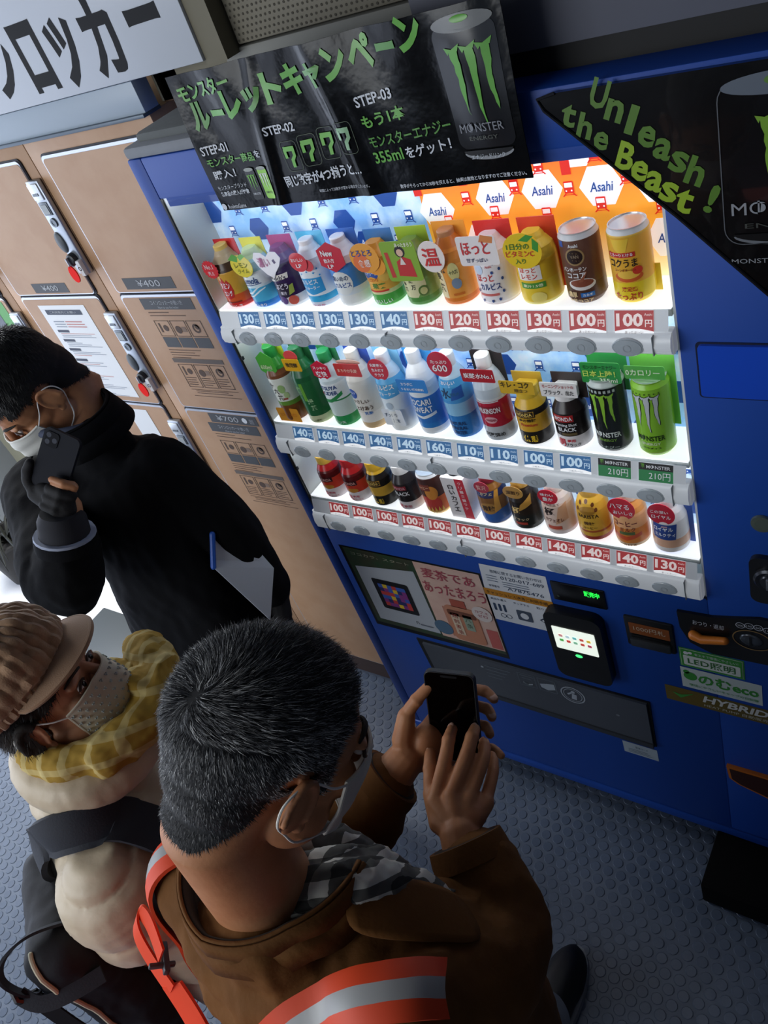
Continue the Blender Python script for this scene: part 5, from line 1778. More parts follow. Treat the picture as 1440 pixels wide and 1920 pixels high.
def hair(parent, body, M, zone, n, width, flow, cols, seed=1, shell=.004, label=None):
    """short hair: a close shell over the scalp plus thousands of tapering strands; zone(p) gives the length there (0 = bare)."""
    Mi = M.inverted()
    me = body.data
    rr = random.Random(seed)
    vs = [v.co.copy() for v in me.vertices]
    nr = [v.normal.copy() for v in me.vertices]
    loc = [Mi @ v for v in vs]
    keep = []
    for p in me.polygons:
        c_ = loc[p.vertices[0]]
        if c_.length > .16 or abs(c_.x) > .088:
            continue
        if zone(c_) > 0:
            keep.append(tuple(p.vertices))
    b = MB()
    base = mat(cols[0][0], .85)
    idx = {}
    out = []
    for f in keep:
        for i in f:
            if i not in idx:
                idx[i] = len(out)
                out.append(vs[i] + nr[i] * shell)
    b.add(out, [tuple(idx[i] for i in f) for f in keep], base)
    ms = [mat(c_, .5, spec=.4) for c_, _ in cols]
    wts = [w_ for _, w_ in cols]
    Rm = M.to_3x3()
    bufs = [([], []) for _ in cols]
    for _ in range(n):
        f = keep[rr.randrange(len(keep))]
        r1, r2 = rr.random(), rr.random()
        p = vs[f[0]] * ((1 - r1) * (1 - r2)) + vs[f[1]] * (r1 * (1 - r2)) + vs[f[2]] * (r1 * r2) + vs[f[3 % len(f)]] * ((1 - r1) * r2)
        nn = nr[f[0]]
        pl = Mi @ p
        L = zone(pl) * rr.uniform(.7, 1.15)
        t = Rm @ flow(pl)
        t = t - nn * t.dot(nn)
        t = t.normalized() if t.length > 1e-6 else nn.orthogonal().normalized()
        jit = V((rr.gauss(0, 1), rr.gauss(0, 1), rr.gauss(0, 1))) * .17
        d0 = (nn * .62 + t * .8 + jit).normalized()
        d1 = (nn * .16 + t * 1.0 + jit).normalized()
        p0 = p + nn * .001
        p1 = p0 + d0 * L * .5
        p2 = p1 + d1 * L * .5
        sd = d0.cross(nn + jit * 2).normalized() * width
        w_ = [x * y for x, y in zip(wts, cols_bias(pl, len(cols)))] if cols_bias else wts
        ci = rr.choices(range(len(cols)), w_)[0]
        bv, bf = bufs[ci]
        i0 = len(bv)
        bv += [p0 - sd, p0 + sd, p1 - sd * .8, p1 + sd * .8, p2]
        bf += [(i0, i0 + 1, i0 + 3, i0 + 2), (i0 + 2, i0 + 3, i0 + 4)]
    for m_, (bv, bf) in zip(ms, bufs):
        if bv:
            b.add(bv, bf, m_)
    o = part(b, 'hair', parent, label)
    o['kind'] = 'stuff'
    return o


cols_bias = None


def fingers(mb, m, chains, r0=.0092):
    for ch, sc in chains:
        k = len(ch)
        mb.tube(spline(ch, 4), [r0 * sc * (1.08 - .30 * i / ((k - 1) * 4)) for i in range((k - 1) * 4 + 1)], m, 10)
        for j in ch[1:-1]:
            mb.ell(j, [r0 * sc * 1.0] * 3, m, nu=10, nv=8)


def nails(parent, ends, m):
    for tip, prev, up in ends:
        tip, prev, up = V(tip), V(prev), V(up).normalized()
        t = (tip - prev).normalized()
        s = t.cross(up).normalized()
        u = s.cross(t).normalized()
        Mn = Matrix((s, t, u)).transposed()
        b = MB()
        b.ell(tip + t * .0012 + u * .0052, (.0052, .0068, .0016), m, Mn, 12, 8)
        part(b, 'fingernail', parent)


def folds(amp, sc, seed=0., stretch=(1, 1, 1)):
    off = V((seed, seed * 1.7, -seed))

    def d(p, n):
        q = V((p.x * stretch[0], p.y * stretch[1], p.z * stretch[2])) * sc + off
        a = 1 - abs(noise.noise(q)) * 2.2
        return amp * (a * .7 + .4 * noise.noise(q * 2.3)) + amp * .25 * noise.noise(q * 6)
    return d


def legs(parent, hips, feet, knees, m, shoe, sole, toe=(0, 1)):
    t = MB()
    for h, kx, f in zip(hips, knees, feet):
        t.tube(spline([h, kx, (f[0], f[1], .10)], 5), [.092 - .0038 * i for i in range(11)], m, 16)
    t.ell([(hips[0][i] + hips[1][i]) / 2 for i in range(3)], (.165, .115, .13), m)
    fuse(t, 'trousers', parent, m, .008, 3, folds(.004, 9, 3))
    td = V((toe[0], toe[1], 0)).normalized()
    sd = V((td.y, -td.x, 0))
    Mf = Matrix((sd, td, V((0, 0, 1)))).transposed()
    for f in feet:
        c_ = V((f[0], f[1], 0)) + td * .06
        b = MB()
        b.ell(c_ + V((0, 0, .045)), (.046, .135, .045), shoe, Mf)
        b.ell(c_ - td * .06 + V((0, 0, .075)), (.042, .06, .055), shoe, Mf)
        b.ell(c_ + td * .05 + V((0, 0, .035)), (.049, .085, .035), shoe, Mf)
        s = fuse(b, 'shoe', parent, shoe, .006, 3)
        q = MB()
        pts = [(c_ + sd * (.050 * math.sin(a) * (1 + .1 * math.cos(a))) + td * (.142 * math.cos(a))) for a in [2 * PI * i / 28 for i in range(28)]]
        q.add([p + V((0, 0, .001)) for p in pts] + [p + V((0, 0, .022)) for p in pts], [(i, (i + 1) % 28, 28 + (i + 1) % 28, 28 + i) for i in range(28)] + [tuple(range(28))[::-1], tuple(range(28, 56))], sole)
        part(q, 'shoe_sole', parent)


# ------------------------------------------------------------------ the man photographing the machine
SK = mat('#c2875f', .5, mix=('#b67a54', 30), bump=(220, .12), spec=.35)
NAIL = mat('#c79a86', .3)
M1 = frame((.652, -.747, 1.521), (.36, .74, -.57), math.radians(3))
b = MB()
head(b, M1, SK, .965)
nb = V((.590, -.825, 1.30))
b.tube([M1 @ V((0, -.030, -.030)), M1 @ V((0, -.042, -.085)), nb, nb + V((0, -.01, -.06))], [.055, .054, .058, .068], SK, 44)
b.ell((.60, -.83, 1.12), (.14, .085, .13), SK)
b.ell((.60, -.82, .95), (.14, .095, .18), SK)
for a_ in ([(.49, -.82, 1.20), (.488, -.70, 1.08), (.565, -.555, 1.150)], [(.74, -.84, 1.20), (.778, -.728, 1.11), (.700, -.632, 1.165)]):
    b.tube(spline(a_, 5), [.036, .037, .038, .039, .040, .040, .038, .035, .032, .030, .027], SK, 14)
# right hand, back towards the viewer, fingers on the screen
rh = dict(i=[(.655, -.610, 1.182), (.646, -.556, 1.196), (.638, -.530, 1.199), (.633, -.512, 1.196)],
          m=[(.675, -.598, 1.187), (.669, -.538, 1.193), (.663, -.512, 1.192), (.658, -.496, 1.186)],
          r=[(.693, -.588, 1.178), (.686, -.532, 1.178), (.676, -.510, 1.172), (.668, -.499, 1.163)],
          p=[(.708, -.578, 1.160), (.697, -.534, 1.157), (.687, -.516, 1.152), (.679, -.506, 1.147)],
          t=[(.668, -.628, 1.168), (.640, -.598, 1.172), (.622, -.568, 1.176), (.609, -.546, 1.173)])
fingers(b, SK, [(rh['i'], 1.1), (rh['m'], 1.13), (rh['r'], 1.06), (rh['p'], .94), (rh['t'], 1.2)])
wr = V((.703, -.634, 1.168))
for kk in 'imrp':
    b.tube([wr, rh[kk][0]], [.017, .0125], SK, 10)
b.tube([wr, rh['t'][0], rh['t'][1]], [.017, .016, .0125], SK, 10)
b.ell((.690, -.611, 1.172), (.030, .030, .016), SK)
# left hand behind the phone
lh = dict(t=[(.560, -.540, 1.175), (.563, -.519, 1.203), (.576, -.500, 1.222), (.590, -.479, 1.234)],
          i=[(.592, -.478, 1.175), (.615, -.440, 1.180), (.640, -.432, 1.181), (.659, -.440, 1.181)],
          m=[(.596, -.492, 1.155), (.618, -.452, 1.158), (.644, -.446, 1.159), (.658, -.456, 1.159)],
          r=[(.600, -.508, 1.136), (.622, -.470, 1.138), (.646, -.464, 1.141), (.659, -.474, 1.142)],
          p=[(.605, -.526, 1.117), (.632, -.490, 1.116), (.660, -.482, 1.118), (.678, -.488, 1.119)])
fingers(b, SK, [(lh['i'], 1), (lh['m'], 1.02), (lh['r'], .97), (lh['p'], .85), (lh['t'], 1.15)])
wl = V((.567, -.556, 1.148))
for kk in 'imrp':
    b.tube([wl, lh[kk][0]], [.018, .013], SK, 10)
b.tube([wl, lh['t'][0], lh['t'][1]], [.018, .017, .0135], SK, 10)
b.ell((.585, -.520, 1.150), (.024, .030, .034), SK)
man = fuse(b, 'person', None, SK, .0023, 4)
tag(man, 'person with short grey hair in a brown coat photographing the machine with a phone', 'person')
nails(man, [(rh['i'][3], rh['i'][2], (-.1, -.5, .9)), (rh['m'][3], rh['m'][2], (-.1, -.5, .9)), (rh['r'][3], rh['r'][2], (0, -.4, .9)), (rh['t'][3], rh['t'][2], (-.4, -.6, .6)), (lh['t'][3], lh['t'][2], (-.5, -.7, .4)),
            (lh['i'][3], lh['i'][2], (.6, -.2, .7)), (lh['m'][3], lh['m'][2], (.6, -.2, .7))], NAIL)
eyes(man, M1, .965, .7)
mask(man, M1, mat('#dcd8cc', .75, bump=(300, .1)), .975, 3, label='cream pleated face mask')


def zone1(p):
    if abs(p.x) > .066 and ((p.y + .004) / .025) ** 2 + ((p.z + .004) / .037) ** 2 < 1:
        return 0
    if abs(p.x) > .081:
        return 0
    if p.y > .062:
        lim = .086 + .3 * abs(p.x)
    elif p.y > .036:
        lim = .050 + .8 * max(0, p.y - .045) if abs(p.x) > .045 else .070
    elif p.y > .008:
        lim = -.016 if abs(p.x) > .05 else .05
    elif p.y > -.012:
        lim = -.002
    else:
        lim = max(-.004 + 1.15 * (p.y + .012), -.080)
    if p.z < lim:
        return 0
    top = min(1, max(0, (p.z - .03) / .07))
    return .0085 + .012 * top


def flow1(p):
    w_ = V((.012, -.088, .070))
    d = p - w_
    t = V((d.x, d.y, 0))
    sw = V((-d.y, d.x, 0)) * .5
    r = t + sw
    if p.z < .06:
        r += V((0, .02 if p.y > -.03 else 0, -.09))
    if p.y > -.02:
        r += V((0, .06, .01))
    return r.normalized() if r.length > 1e-5 else V((0, 1, 0))


def cols_bias(p, n):
    side = 1 if (abs(p.x) > .055 and p.y > -.03 and p.z < .07) else 0
    nape = 1 if p.z < -.015 and p.y < -.03 else 0
    return [1.4 if nape else .7 if side else 1, .6 if nape else 1, .25 if nape else (2.4 if side else 1), .15 if nape else (2.2 if side else 1)]


hair(man, man, M1, zone1, 42000, .00028, flow1, [('#191a1e', 5), ('#34363b', 3.4), ('#7a7c80', 1.7), ('#c4c5c5', 1.0)], 5, .0035, label='short grey flecked hair')
cols_bias = None

COATM = mat('#70481f', .85, bump=(180, .25), mix=('#65401c', 12), spec=.25)
b = MB()
b.tube(spline([(.592, -.850, 1.262), (.598, -.825, 1.18), (.595, -.80, 1.02), (.585, -.795, .80), (.58, -.79, .60)], 4), [.085, .13, .165, .175, .178, .178, .178, .178, .178, .18, .18, .182, .182, .185, .185, .188, .19], COATM, 28, up=(0, 1, 0), flat=.70)
b.ell((.60, -.850, 1.225), (.176, .085, .052), COATM)
for s, a_ in ((0, [(.462, -.838, 1.235), (.484, -.700, 1.075), (.535, -.603, 1.124)]), (1, [(.755, -.850, 1.230), (.778, -.728, 1.105), (.735, -.655, 1.141)])):
    b.tube(spline(a_, 6), [.064, .066, .068, .070, .071, .071, .070, .068, .066, .062, .058, .054, .050], COATM, 20)
b.tube(spline([(.73, -.77, 1.15), (.745, -.75, 1.06), (.745, -.755, .95), (.72, -.765, .75), (.70, -.77, .62)], 4), [.085, .08, .075, .08, .08, .08, .08, .085, .085, .085, .09, .09, .09, .095, .095, .095, .095], COATM, 16)
coat = fuse(b, 'coat', man, COATM, .0055, 14, folds(.0072, 11, 1.3, (1, 1, .7)))
cb = bvh_of(coat)
# cuffs
b = MB()
for wv, dr in ((V((.545, -.588, 1.131)), V((.51, .77, .39))), (V((.714, -.641, 1.158)), V((-.60, .55, .55)))):
    dr.normalize()
    b.tube([wv - dr * .018, wv - dr * .004, wv + dr * .010], [.052, .0515, .049], COATM, 22, round_end=False)
    b.tube([wv + dr * .0095, wv + dr * .0105], [.046, .040], mat('#231a14', .9), 22, round_end=False)
    part(b, 'coat_cuff', man)
    b = MB()
# collar: stand, roll and fall round the neck, open at the front
b = MB()
LINE = mat('#2a211b', .85)
nc = V((.580, -.812, 1.312))
prof = [(.086, -.05, 0), (.088, .008, 0), (.0905, .030, 0), (.0945, .030, 1), (.100, .008, 1), (.108, -.022, 1)]
n = 40
rows = []
for i in range(n + 1):
    a = math.radians(-90 - 112 + 224 * i / n)
    fr = abs(i / n - .5) * 2
    drop = .05 * max(0, fr - .5) ** 1.3
    wid = 1 + .25 * max(0, fr - .5)
    rows.append([nc + V((math.cos(a) * r * 1.06 * wid, math.sin(a) * r * .95 * wid + .02 * fr, h - drop * 1.2 + .004 * math.sin(i * .9) * (k > 3))) for k, (r, h, _) in enumerate(prof)])
for k in range(len(prof) - 1):
    mm = LINE if k < 2 else COATM
    vs = [rows[i][k] for i in range(n + 1)] + [rows[i][k + 1] for i in range(n + 1)]
    b.add(vs, [(i, i + 1, n + 2 + i, n + 1 + i) for i in range(n)], mm)
cl = part(b, 'coat_collar', man)
so = cl.modifiers.new('thickness', 'SOLIDIFY')
so.thickness = .003
# lapel flap turned out at the right front
b = MB()
lp = [[(.672, -.775, 1.310), (.708, -.748, 1.285), (.735, -.728, 1.255), (.752, -.716, 1.215)],
      [(.690, -.800, 1.312), (.728, -.776, 1.290), (.757, -.750, 1.258), (.778, -.728, 1.214)],
      [(.703, -.822, 1.302), (.745, -.803, 1.284), (.780, -.774, 1.252), (.806, -.748, 1.206)]]
vs = [p for r in lp for p in r]
b.add(vs, [(r * 4 + i, r * 4 + i + 1, r * 4 + i + 5, r * 4 + i + 4) for r in range(2) for i in range(3)], COATM)
lo = part(b, 'coat_lapel', man)
su = lo.modifiers.new('s', 'SUBSURF')
su.levels = su.render_levels = 2
so = lo.modifiers.new('thickness', 'SOLIDIFY')
so.thickness = .005
# checked shirt and dark inner layer
CHK = check_mat('black and white check', '#cfcfc8', [((1, .3, .6), .45, '#17181a', .85), ((-.4, .8, .9), .45, '#17181a', .85)], 30)
b = MB()
for off, rr_ in (((0, 0, 0), .024), ((.012, .014, -.022), .022), ((-.03, .016, -.012), .020)):
    o_ = V(off)
    b.tube(spline([V((.615, -.835, 1.325)) + o_, V((.672, -.785, 1.318)) + o_, V((.705, -.750, 1.280)) + o_, V((.728, -.738, 1.215)) + o_], 6), rr_, CHK, 14, flat=.5)
b.tube(spline([(.545, -.80, 1.33), (.585, -.755, 1.300), (.64, -.73, 1.26), (.68, -.725, 1.20)], 6), .024, CHK, 14, flat=.5)
sc = fuse(b, 'checked_shirt', man, CHK, .004, 3, folds(.006, 26, 5))
b = MB()
b.ell((.655, -.765, 1.20), (.075, .055, .085), mat('#0e0f12', .9))
part(b, 'inner_shirt', man)
b = MB()
b.ell((.728, -.716, 1.186), (.006, .006, .006), mat('#1d7a66', .3))
part(b, 'button', man)
GT = mat('#7d8286', .85)
legs(man, [(.53, -.80, .80), (.69, -.80, .80)], [(.44, -.72), (.552, -.565)], [(.50, -.74, .45), (.65, -.66, .45)], GT, mat('#141416', .5), mat('#8d8f92', .6))

# his backpack, straps over both shoulders
OR = mat('#e8481c', .6)
RG = mat('#a9abac', .4)
bp = thing('backpack', 'orange backpack with grey reflective straps worn by the person in brown coat', 'backpack', (.60, -1.02, 1.0))
b = MB()
b.box((.45, -1.16, .78), (.75, -.985, 1.20), OR, .05, 5)
pk = part(b, 'pack_body', bp)
for nm, cst, path in (('left', (-.55, -.25, .8), [(.46, -.74, 1.20), (.455, -.775, 1.27), (.450, -.81, 1.31), (.428, -.856, 1.266), (.423, -.896, 1.214), (.436, -.924, 1.177), (.47, -.96, 1.10)]),
                 ('right', (.1, -.35, .93), [(.800, -.800, 1.22), (.775, -.825, 1.245), (.72, -.872, 1.265), (.665, -.925, 1.245), (.61, -.985, 1.17)])):
    b = MB()
    ribbon(b, path, .052, [(-1, -.5, OR), (-.5, .34, RG), (.34, 1, OR)], cb, .009, thick=.005, sub=6, cast=cst)
    part(b, 'shoulder_strap', bp, label=None)
b = MB()
ribbon(b, [(.425, -.925, 1.185), (.405, -.905, 1.215), (.385, -.90, 1.222), (.372, -.912, 1.205), (.375, -.925, 1.185), (.395, -.938, 1.155), (.425, -.950, 1.128)], .040, [(-1, 1, OR)], None, side=V((.55, -.55, .6)), thick=.003, across=(.5, .3, .8))
ribbon(b, [(.425, -.945, 1.135), (.45, -.958, 1.10), (.475, -.975, 1.06), (.50, -.99, 1.0)], .042, [(-1, 1, OR)], None, side=V((-.5, -.6, .6)), thick=.004, across=(.75, .35, .45))
part(b, 'strap_loop', bp, label='bright orange looped strap end')
b = MB()
Mb = Matrix.Translation((.412, -.925, 1.160)) @ Matrix.Rotation(.9, 4, 'Z') @ Matrix.Rotation(.7, 4, 'Y')
b.box((-.004, -.020, -.006), (.004, .020, .006), mat('#3b3e42', .4), .002, M=Mb)
b.box((-.022, -.012, -.004), (.012, -.006, .004), mat('#3b3e42', .4), .002, M=Mb)
part(b, 'buckle', bp)

# the phone in his hands
ph = thing('smartphone', 'black smartphone held up in both hands before the machine', 'phone', (.628, -.491, 1.186))
zu = V((-.02, .37, .93)).normalized()
xr = V((.965, .20, -.15))
xr = (xr - zu * xr.dot(zu)).normalized()
nn = xr.cross(zu)
PM = Matrix(((xr.x, zu.x, nn.x, .622), (xr.y, zu.y, nn.y, -.490), (xr.z, zu.z, nn.z, 1.190), (0, 0, 0, 1)))
fr_ = lambda u, v, l: PM @ V((u, v, .001 * l))
b = MB()
b.prism(rrect(-.0365, -.074, .0365, .074, .010), lambda u, v, l: fr_(u, v, l - 4.5), mat('#121316', .4), 8.5)
part(b, 'case', ph)
b = MB()
b.prism(rrect(-.0345, -.072, .0345, .072, .009), lambda u, v, l: fr_(u, v, l + 4), mat('#020203', .08, spec=.3), .4)
b.shape(rrect(-.012, .066, .012, .0695, .0015, 3), lambda u, v, l: fr_(u, v, 4.6), mat('#16171a', .3))
part(b, 'screen', ph)
b = MB()
P_ = rrect(-.0355, -.073, .0355, .073, .0095)
b.tube([fr_(u, v, 4.1) for u, v in P_], .0007, mat('#6a6d72', .25, .8), 6, closed=True)
part(b, 'rim', ph)

# ------------------------------------------------------------------ the person in the knit cap
SK2 = mat('#c08b6b', .5, mix=('#b37c5d', 34), bump=(200, .12), spec=.35)
M2 = frame((.096, -.746, 1.344), (.72, .66, .20), math.radians(-4))
b = MB()
head(b, M2, SK2, .93)
nb = V((.085, -.790, 1.20))
b.tube([M2 @ V((0, -.030, -.030)), M2 @ V((0, -.040, -.080)), nb, nb + V((0, 0, -.06))], [.050, .049, .055, .075], SK2, 40)
b.ell((.09, -.80, 1.06), (.13, .085, .14), SK2)
b.ell((.09, -.80, .88), (.12, .085, .16), SK2)
b.tube(spline([(.225, -.880, 1.13), (.205, -.900, .97), (.130, -.925, .852)], 5), [.046, .044, .042, .040, .039, .038, .036, .033, .030, .027, .025], SK2, 14)
b.tube(spline([(-.03, -.700, 1.13), (.03, -.60, .97), (.13, -.56, .90)], 5), [.046, .044, .042, .040, .039, .038, .036, .033, .030, .027, .025], SK2, 14)
wh = V((.128, -.930, .846))
hh = dict(i=[(.118, -.915, .810), (.122, -.918, .786), (.128, -.926, .772), (.130, -.936, .766)], m=[(.108, -.926, .806), (.110, -.930, .778), (.114, -.940, .764), (.118, -.950, .762)],
          r=[(.098, -.936, .806), (.099, -.942, .780), (.103, -.951, .768), (.107, -.960, .768)], p=[(.090, -.946, .810), (.091, -.951, .790), (.095, -.958, .780), (.099, -.964, .780)],
          t=[(.135, -.922, .830), (.142, -.922, .806), (.142, -.928, .790), (.138, -.936, .782)])
fingers(b, SK2, [(hh['i'], .9), (hh['m'], .92), (hh['r'], .9), (hh['p'], .8), (hh['t'], 1.0)])
for kk in 'imrpt':
    b.tube([wh, hh[kk][0]], [.016, .0115], SK2, 10)
hl = {k_: [(x + .03, y + .38, z + .06) for x, y, z in p_] for k_, p_ in hh.items()}
fingers(b, SK2, [(hl[k_], .9) for k_ in 'imrpt'])
for kk in 'imrpt':
    b.tube([(.135, -.558, .905), hl[kk][0]], [.016, .0115], SK2, 10)
lady = fuse(b, 'person', None, SK2, .0026, 3)
tag(lady, 'person in a brown knit peaked cap and cream puffer jacket with yellow checked scarf', 'person')
eyes(lady, M2, .93, .55, '#2a1d17')
mask(lady, M2, mat('#cdc5b2', .85, bump=(260, .1)), .95, 0, 1.25, 'pale patterned cloth mask', 1.18, '#a7adaa')


def zone2(p):
    if p.y > .062 or p.z < -.045:
        return 0
    if p.y > .0:
        return .02 if p.z > .012 + .5 * max(0, p.y - .03) and abs(p.x) > .03 or p.z > .05 else 0
    return .02 if p.z > -.03 + .3 * p.y else 0


hair(lady, lady, M2, zone2, 5000, .0004, lambda p: V((0, -.5, -1)).normalized(), [('#1b1411', 5), ('#2c211b', 3)], 6, .004, label='dark brown hair under the cap')
# knit cap: ribbed crown with cables, hem band and a stiff peak
CAPM = mat('#a58365', .95, bump=(420, .35), mix=('#8f6f54', 60), sheen=.3)
PEAK = mat('#9a785c', .95, bump=(520, .4), sheen=.3)
q2 = lambda x, y, z: M2 @ V((x, y, z))
b = MB()
nu, nv = 160, 44
vs = []
for j in range(nv + 1):
    t = j / nv
    for i in range(nu):
        a = 2 * PI * i / nu
        th = t * 1.78
        r = math.sin(min(th, 1.78)) ** .82
        cab = .0014 * math.sin(a * 36) * min(1, t * 3) + .0026 * math.sin(a * 9 + .9 * math.sin(t * 30)) * min(1, t * 2) * (t < .9)
        slouch = .030 * max(0, -math.sin(a)) * math.sin(PI * min(1, t * 1.1))
        rx, ry = .088 + cab + slouch * .4, .112 + cab + slouch
        if t > .9:
            rx, ry = .086 + .0015 * math.sin(a * 60), .106 + .0015 * math.sin(a * 60)
        z = .060 + .090 * math.cos(th) + (.7 * cab) + (.016 * math.sin(a) if t > .5 else .016 * math.sin(a) * t * 2)
        vs.append(q2(rx * r * math.cos(a), -.020 + ry * r * math.sin(a), z))
b.add(vs, [(j * nu + i, j * nu + (i + 1) % nu, (j + 1) * nu + (i + 1) % nu, (j + 1) * nu + i) for j in range(nv) for i in range(nu)], CAPM)
cp_ = part(b, 'knit_cap', lady, merge=.0004)
so = cp_.modifiers.new('thickness', 'SOLIDIFY')
so.thickness = .006
b = MB()
nu, nv = 36, 8
top, bot = [], []
for j in range(nv + 1):
    for i in range(nu + 1):
        a = math.radians(22 + 136 * i / nu)
        w_ = max(0., (math.sin(math.radians(180 * i / nu)))) ** .55
        ext = j / nv * .048 * w_
        r_ = V((.084 * math.cos(a), -.022 + (.106) * math.sin(a), 0))
        n_ = V((math.cos(a) * .55, math.sin(a), 0)).normalized()
        z = .060 + .010 * math.sin(a) - (j / nv) * .016 * w_ - .014 * (math.cos(a)) ** 2
        p = r_ + n_ * ext
        top.append(q2(p.x, p.y, z + .004))
        bot.append(q2(p.x, p.y, z - .003))
fs = [(j * (nu + 1) + i, j * (nu + 1) + i + 1, (j + 1) * (nu + 1) + i + 1, (j + 1) * (nu + 1) + i) for j in range(nv) for i in range(nu)]
b.add(top, fs, PEAK)
b.add(bot, fs, mat('#6a5140', .95))
b.tube([(top[nv * (nu + 1) + i] + bot[nv * (nu + 1) + i]) / 2 for i in range(nu + 1)], .0042, PEAK, 8)
part(b, 'cap_peak', lady, 'stiff woven peak')
# puffer jacket
PUF = mat('#c9b99f', .5, bump=(46, .16, .006), mix=('#c3b296', 9), sheen=.2)


def puff(p, n):
    d = (p.z + .10 * (p.x - .1) - .12 * (p.y + .8)) / .092
    s_ = abs(math.sin(PI * d))
    w_ = noise.noise(p * 16)
    w2 = 1 - abs(noise.noise(V((p.x * 24, p.y * 24, p.z * 60)))) * 2
    return .011 * (s_ ** .4 - .55) + .0012 * w_ + .0014 * w2


b = MB()
fw, rt = V((.6, .8, 0)), V((.8, -.6, 0))
cc = V((.105, -.778, 0))
b.tube(spline([cc + V((0, 0, 1.17)), cc + V((0, 0, 1.08)), cc + V((0, 0, .92)), cc + V((0, 0, .72))], 4), [.125, .15, .165, .172, .178, .18, .182, .184, .185, .186, .188, .19, .19], PUF, 24, up=fw, flat=.64)
b.ell(cc + V((0, 0, 1.185)), (.10, .10, .055), PUF)
b.ell(cc + rt * .09 + V((0, 0, 1.13)), (.085, .085, .07), PUF)
b.ell(cc - rt * .09 + V((0, 0, 1.13)), (.085, .085, .07), PUF)
b.tube(spline([(.222, -.878, 1.115), (.218, -.888, 1.035), (.180, -.908, .975)], 6), [.082, .083, .083, .082, .080, .078, .075, .072, .068, .064, .060, .055, .050], PUF, 18)
b.tube(spline([(-.045, -.705, 1.115), (.02, -.60, .985), (.10, -.57, .915)], 6), [.082, .083, .083, .082, .080, .078, .075, .072, .068, .064, .060, .055, .050], PUF, 18)
jk = fuse(b, 'puffer_jacket', lady, PUF, .0055, 4, puff, label='cream quilted puffer jacket')
jb = bvh_of(jk)
b = MB()
ring = [cc + V((.018, .028, 1.248)) + fw * (.080 * math.cos(a)) + rt * (.088 * math.sin(a)) + V((0, 0, .016 * math.cos(a + PI))) for a in [2 * PI * i / 28 for i in range(28)]]
b.tube(ring, .036, PUF, 14, closed=True)
fuse(b, 'jacket_collar', lady, PUF, .005, 4, folds(.0025, 14, 2))
b = MB()
b.tube([(.195, -.90, .995), (.165, -.915, .92), (.131, -.929, .858)], [.040, .036, .033], mat('#14161c', .9), 20)
part(b, 'inner_sleeve', lady, 'black inner sleeve')
# scarf
SCF = check_mat('yellow check', '#a5842f', [((1, .3, .3), .30, '#d6c88f', .45), ((-.2, .5, 1), .30, '#d6c88f', .45)], 27, bump=(300, .2))
b = MB()
c2 = V((.136, -.730, 1.286))
ring = [c2 + fw * (.084 * math.cos(a)) + rt * (.080 * math.sin(a)) + V((0, 0, -.012 * math.cos(a))) for a in [2 * PI * i / 28 for i in range(28)]]
b.tube(ring, .026, SCF, 14, closed=True)
b.tube(spline([c2 + fw * .02 + rt * .085 + V((0, 0, .0)), c2 + fw * .09 + rt * .05 + V((0, 0, -.006)), c2 + fw * .12 - rt * .02 + V((0, 0, .0)), c2 + fw * .10 - rt * .09], 6), .030, SCF, 14)
b.tube(spline([c2 + fw * .10 + V((0, 0, .01)), c2 + fw * .14 + rt * .02 + V((0, 0, -.045)), c2 + fw * .145 + rt * .02 + V((0, 0, -.14))], 6), .036, SCF, 14, up=fw, flat=.5)
fuse(b, 'scarf', lady, SCF, .0042, 3, folds(.007, 17, 8, (1, 1, 2)), label='yellow checked scarf')
legs(lady, [cc + rt * .08 + V((0, 0, .76)), cc - rt * .08 + V((0, 0, .76))], [(.14, -.83), (.01, -.73)], [cc + rt * .08 + V((.02, .02, .42)), cc - rt * .08 + V((.02, .02, .42))], mat('#20232b', .9), mat('#2b2622', .5), mat('#57534e', .7), (.6, .8))

# her black backpack with pale piping
BK = mat('#15171f', .75, bump=(200, .15))
BKS = mat('#1d212c', .8, bump=(320, .2))
pp = thing('backpack', 'black backpack with pale piping worn by the person in the knit cap', 'backpack', (.0, -.95, .9))
b = MB()
pc = V((.102, -.940, .905))
Mp = Matrix.Translation(pc) @ Matrix(((rt.x, -fw.x, 0, 0), (rt.y, -fw.y, 0, 0), (0, 0, 1, 0), (0, 0, 0, 1))) @ Matrix.Rotation(-.04, 4, 'X')
b.box((-.115, -.050, -.19), (.115, .050, .19), BK, .045, 5, M=Mp)
b.box((-.105, -.03, -.235), (.105, .045, -.12), BK, .035, 4, M=Mp)
bd = fuse(b, 'pack_body', pp, BK, .006, 3, folds(.010, 9, 4))
pbv = bvh_of(bd)
b = MB()
pts = [Mp @ V((x, y, z)) for x, y, z in ((.09, .02, .20), (.125, .02, .14), (.125, .02, .04), (.125, .022, -.06), (.115, .03, -.13), (.07, .05, -.17), (-.04, .06, -.18))]
pth = []
for p in spline(pts, 6):
    l_, n_, _, _ = pbv.find_nearest(p)
    pth.append(l_ + n_ * .002)
b.tube(pth, .0036, mat('#cfcab0', .6), 8)
part(b, 'piping', pp, 'pale piping')
b = MB()
ribbon(b, [(.045, -.925, 1.09), (.090, -.905, 1.15), (.150, -.865, 1.205), (.205, -.830, 1.205), (.252, -.808, 1.15), (.272, -.80, 1.07), (.23, -.83, .98)], .072, [(-1, 1, BKS)], jb, .014, thick=.009, sub=4)
part(b, 'shoulder_strap', pp)
b = MB()
ribbon(b, [(-.085, -.84, 1.09), (-.06, -.80, 1.17), (-.03, -.74, 1.20), (.01, -.68, 1.17), (.03, -.65, 1.08)], .072, [(-1, 1, BKS)], jb, .014, thick=.009, sub=4)
part(b, 'shoulder_strap', pp)
b = MB()
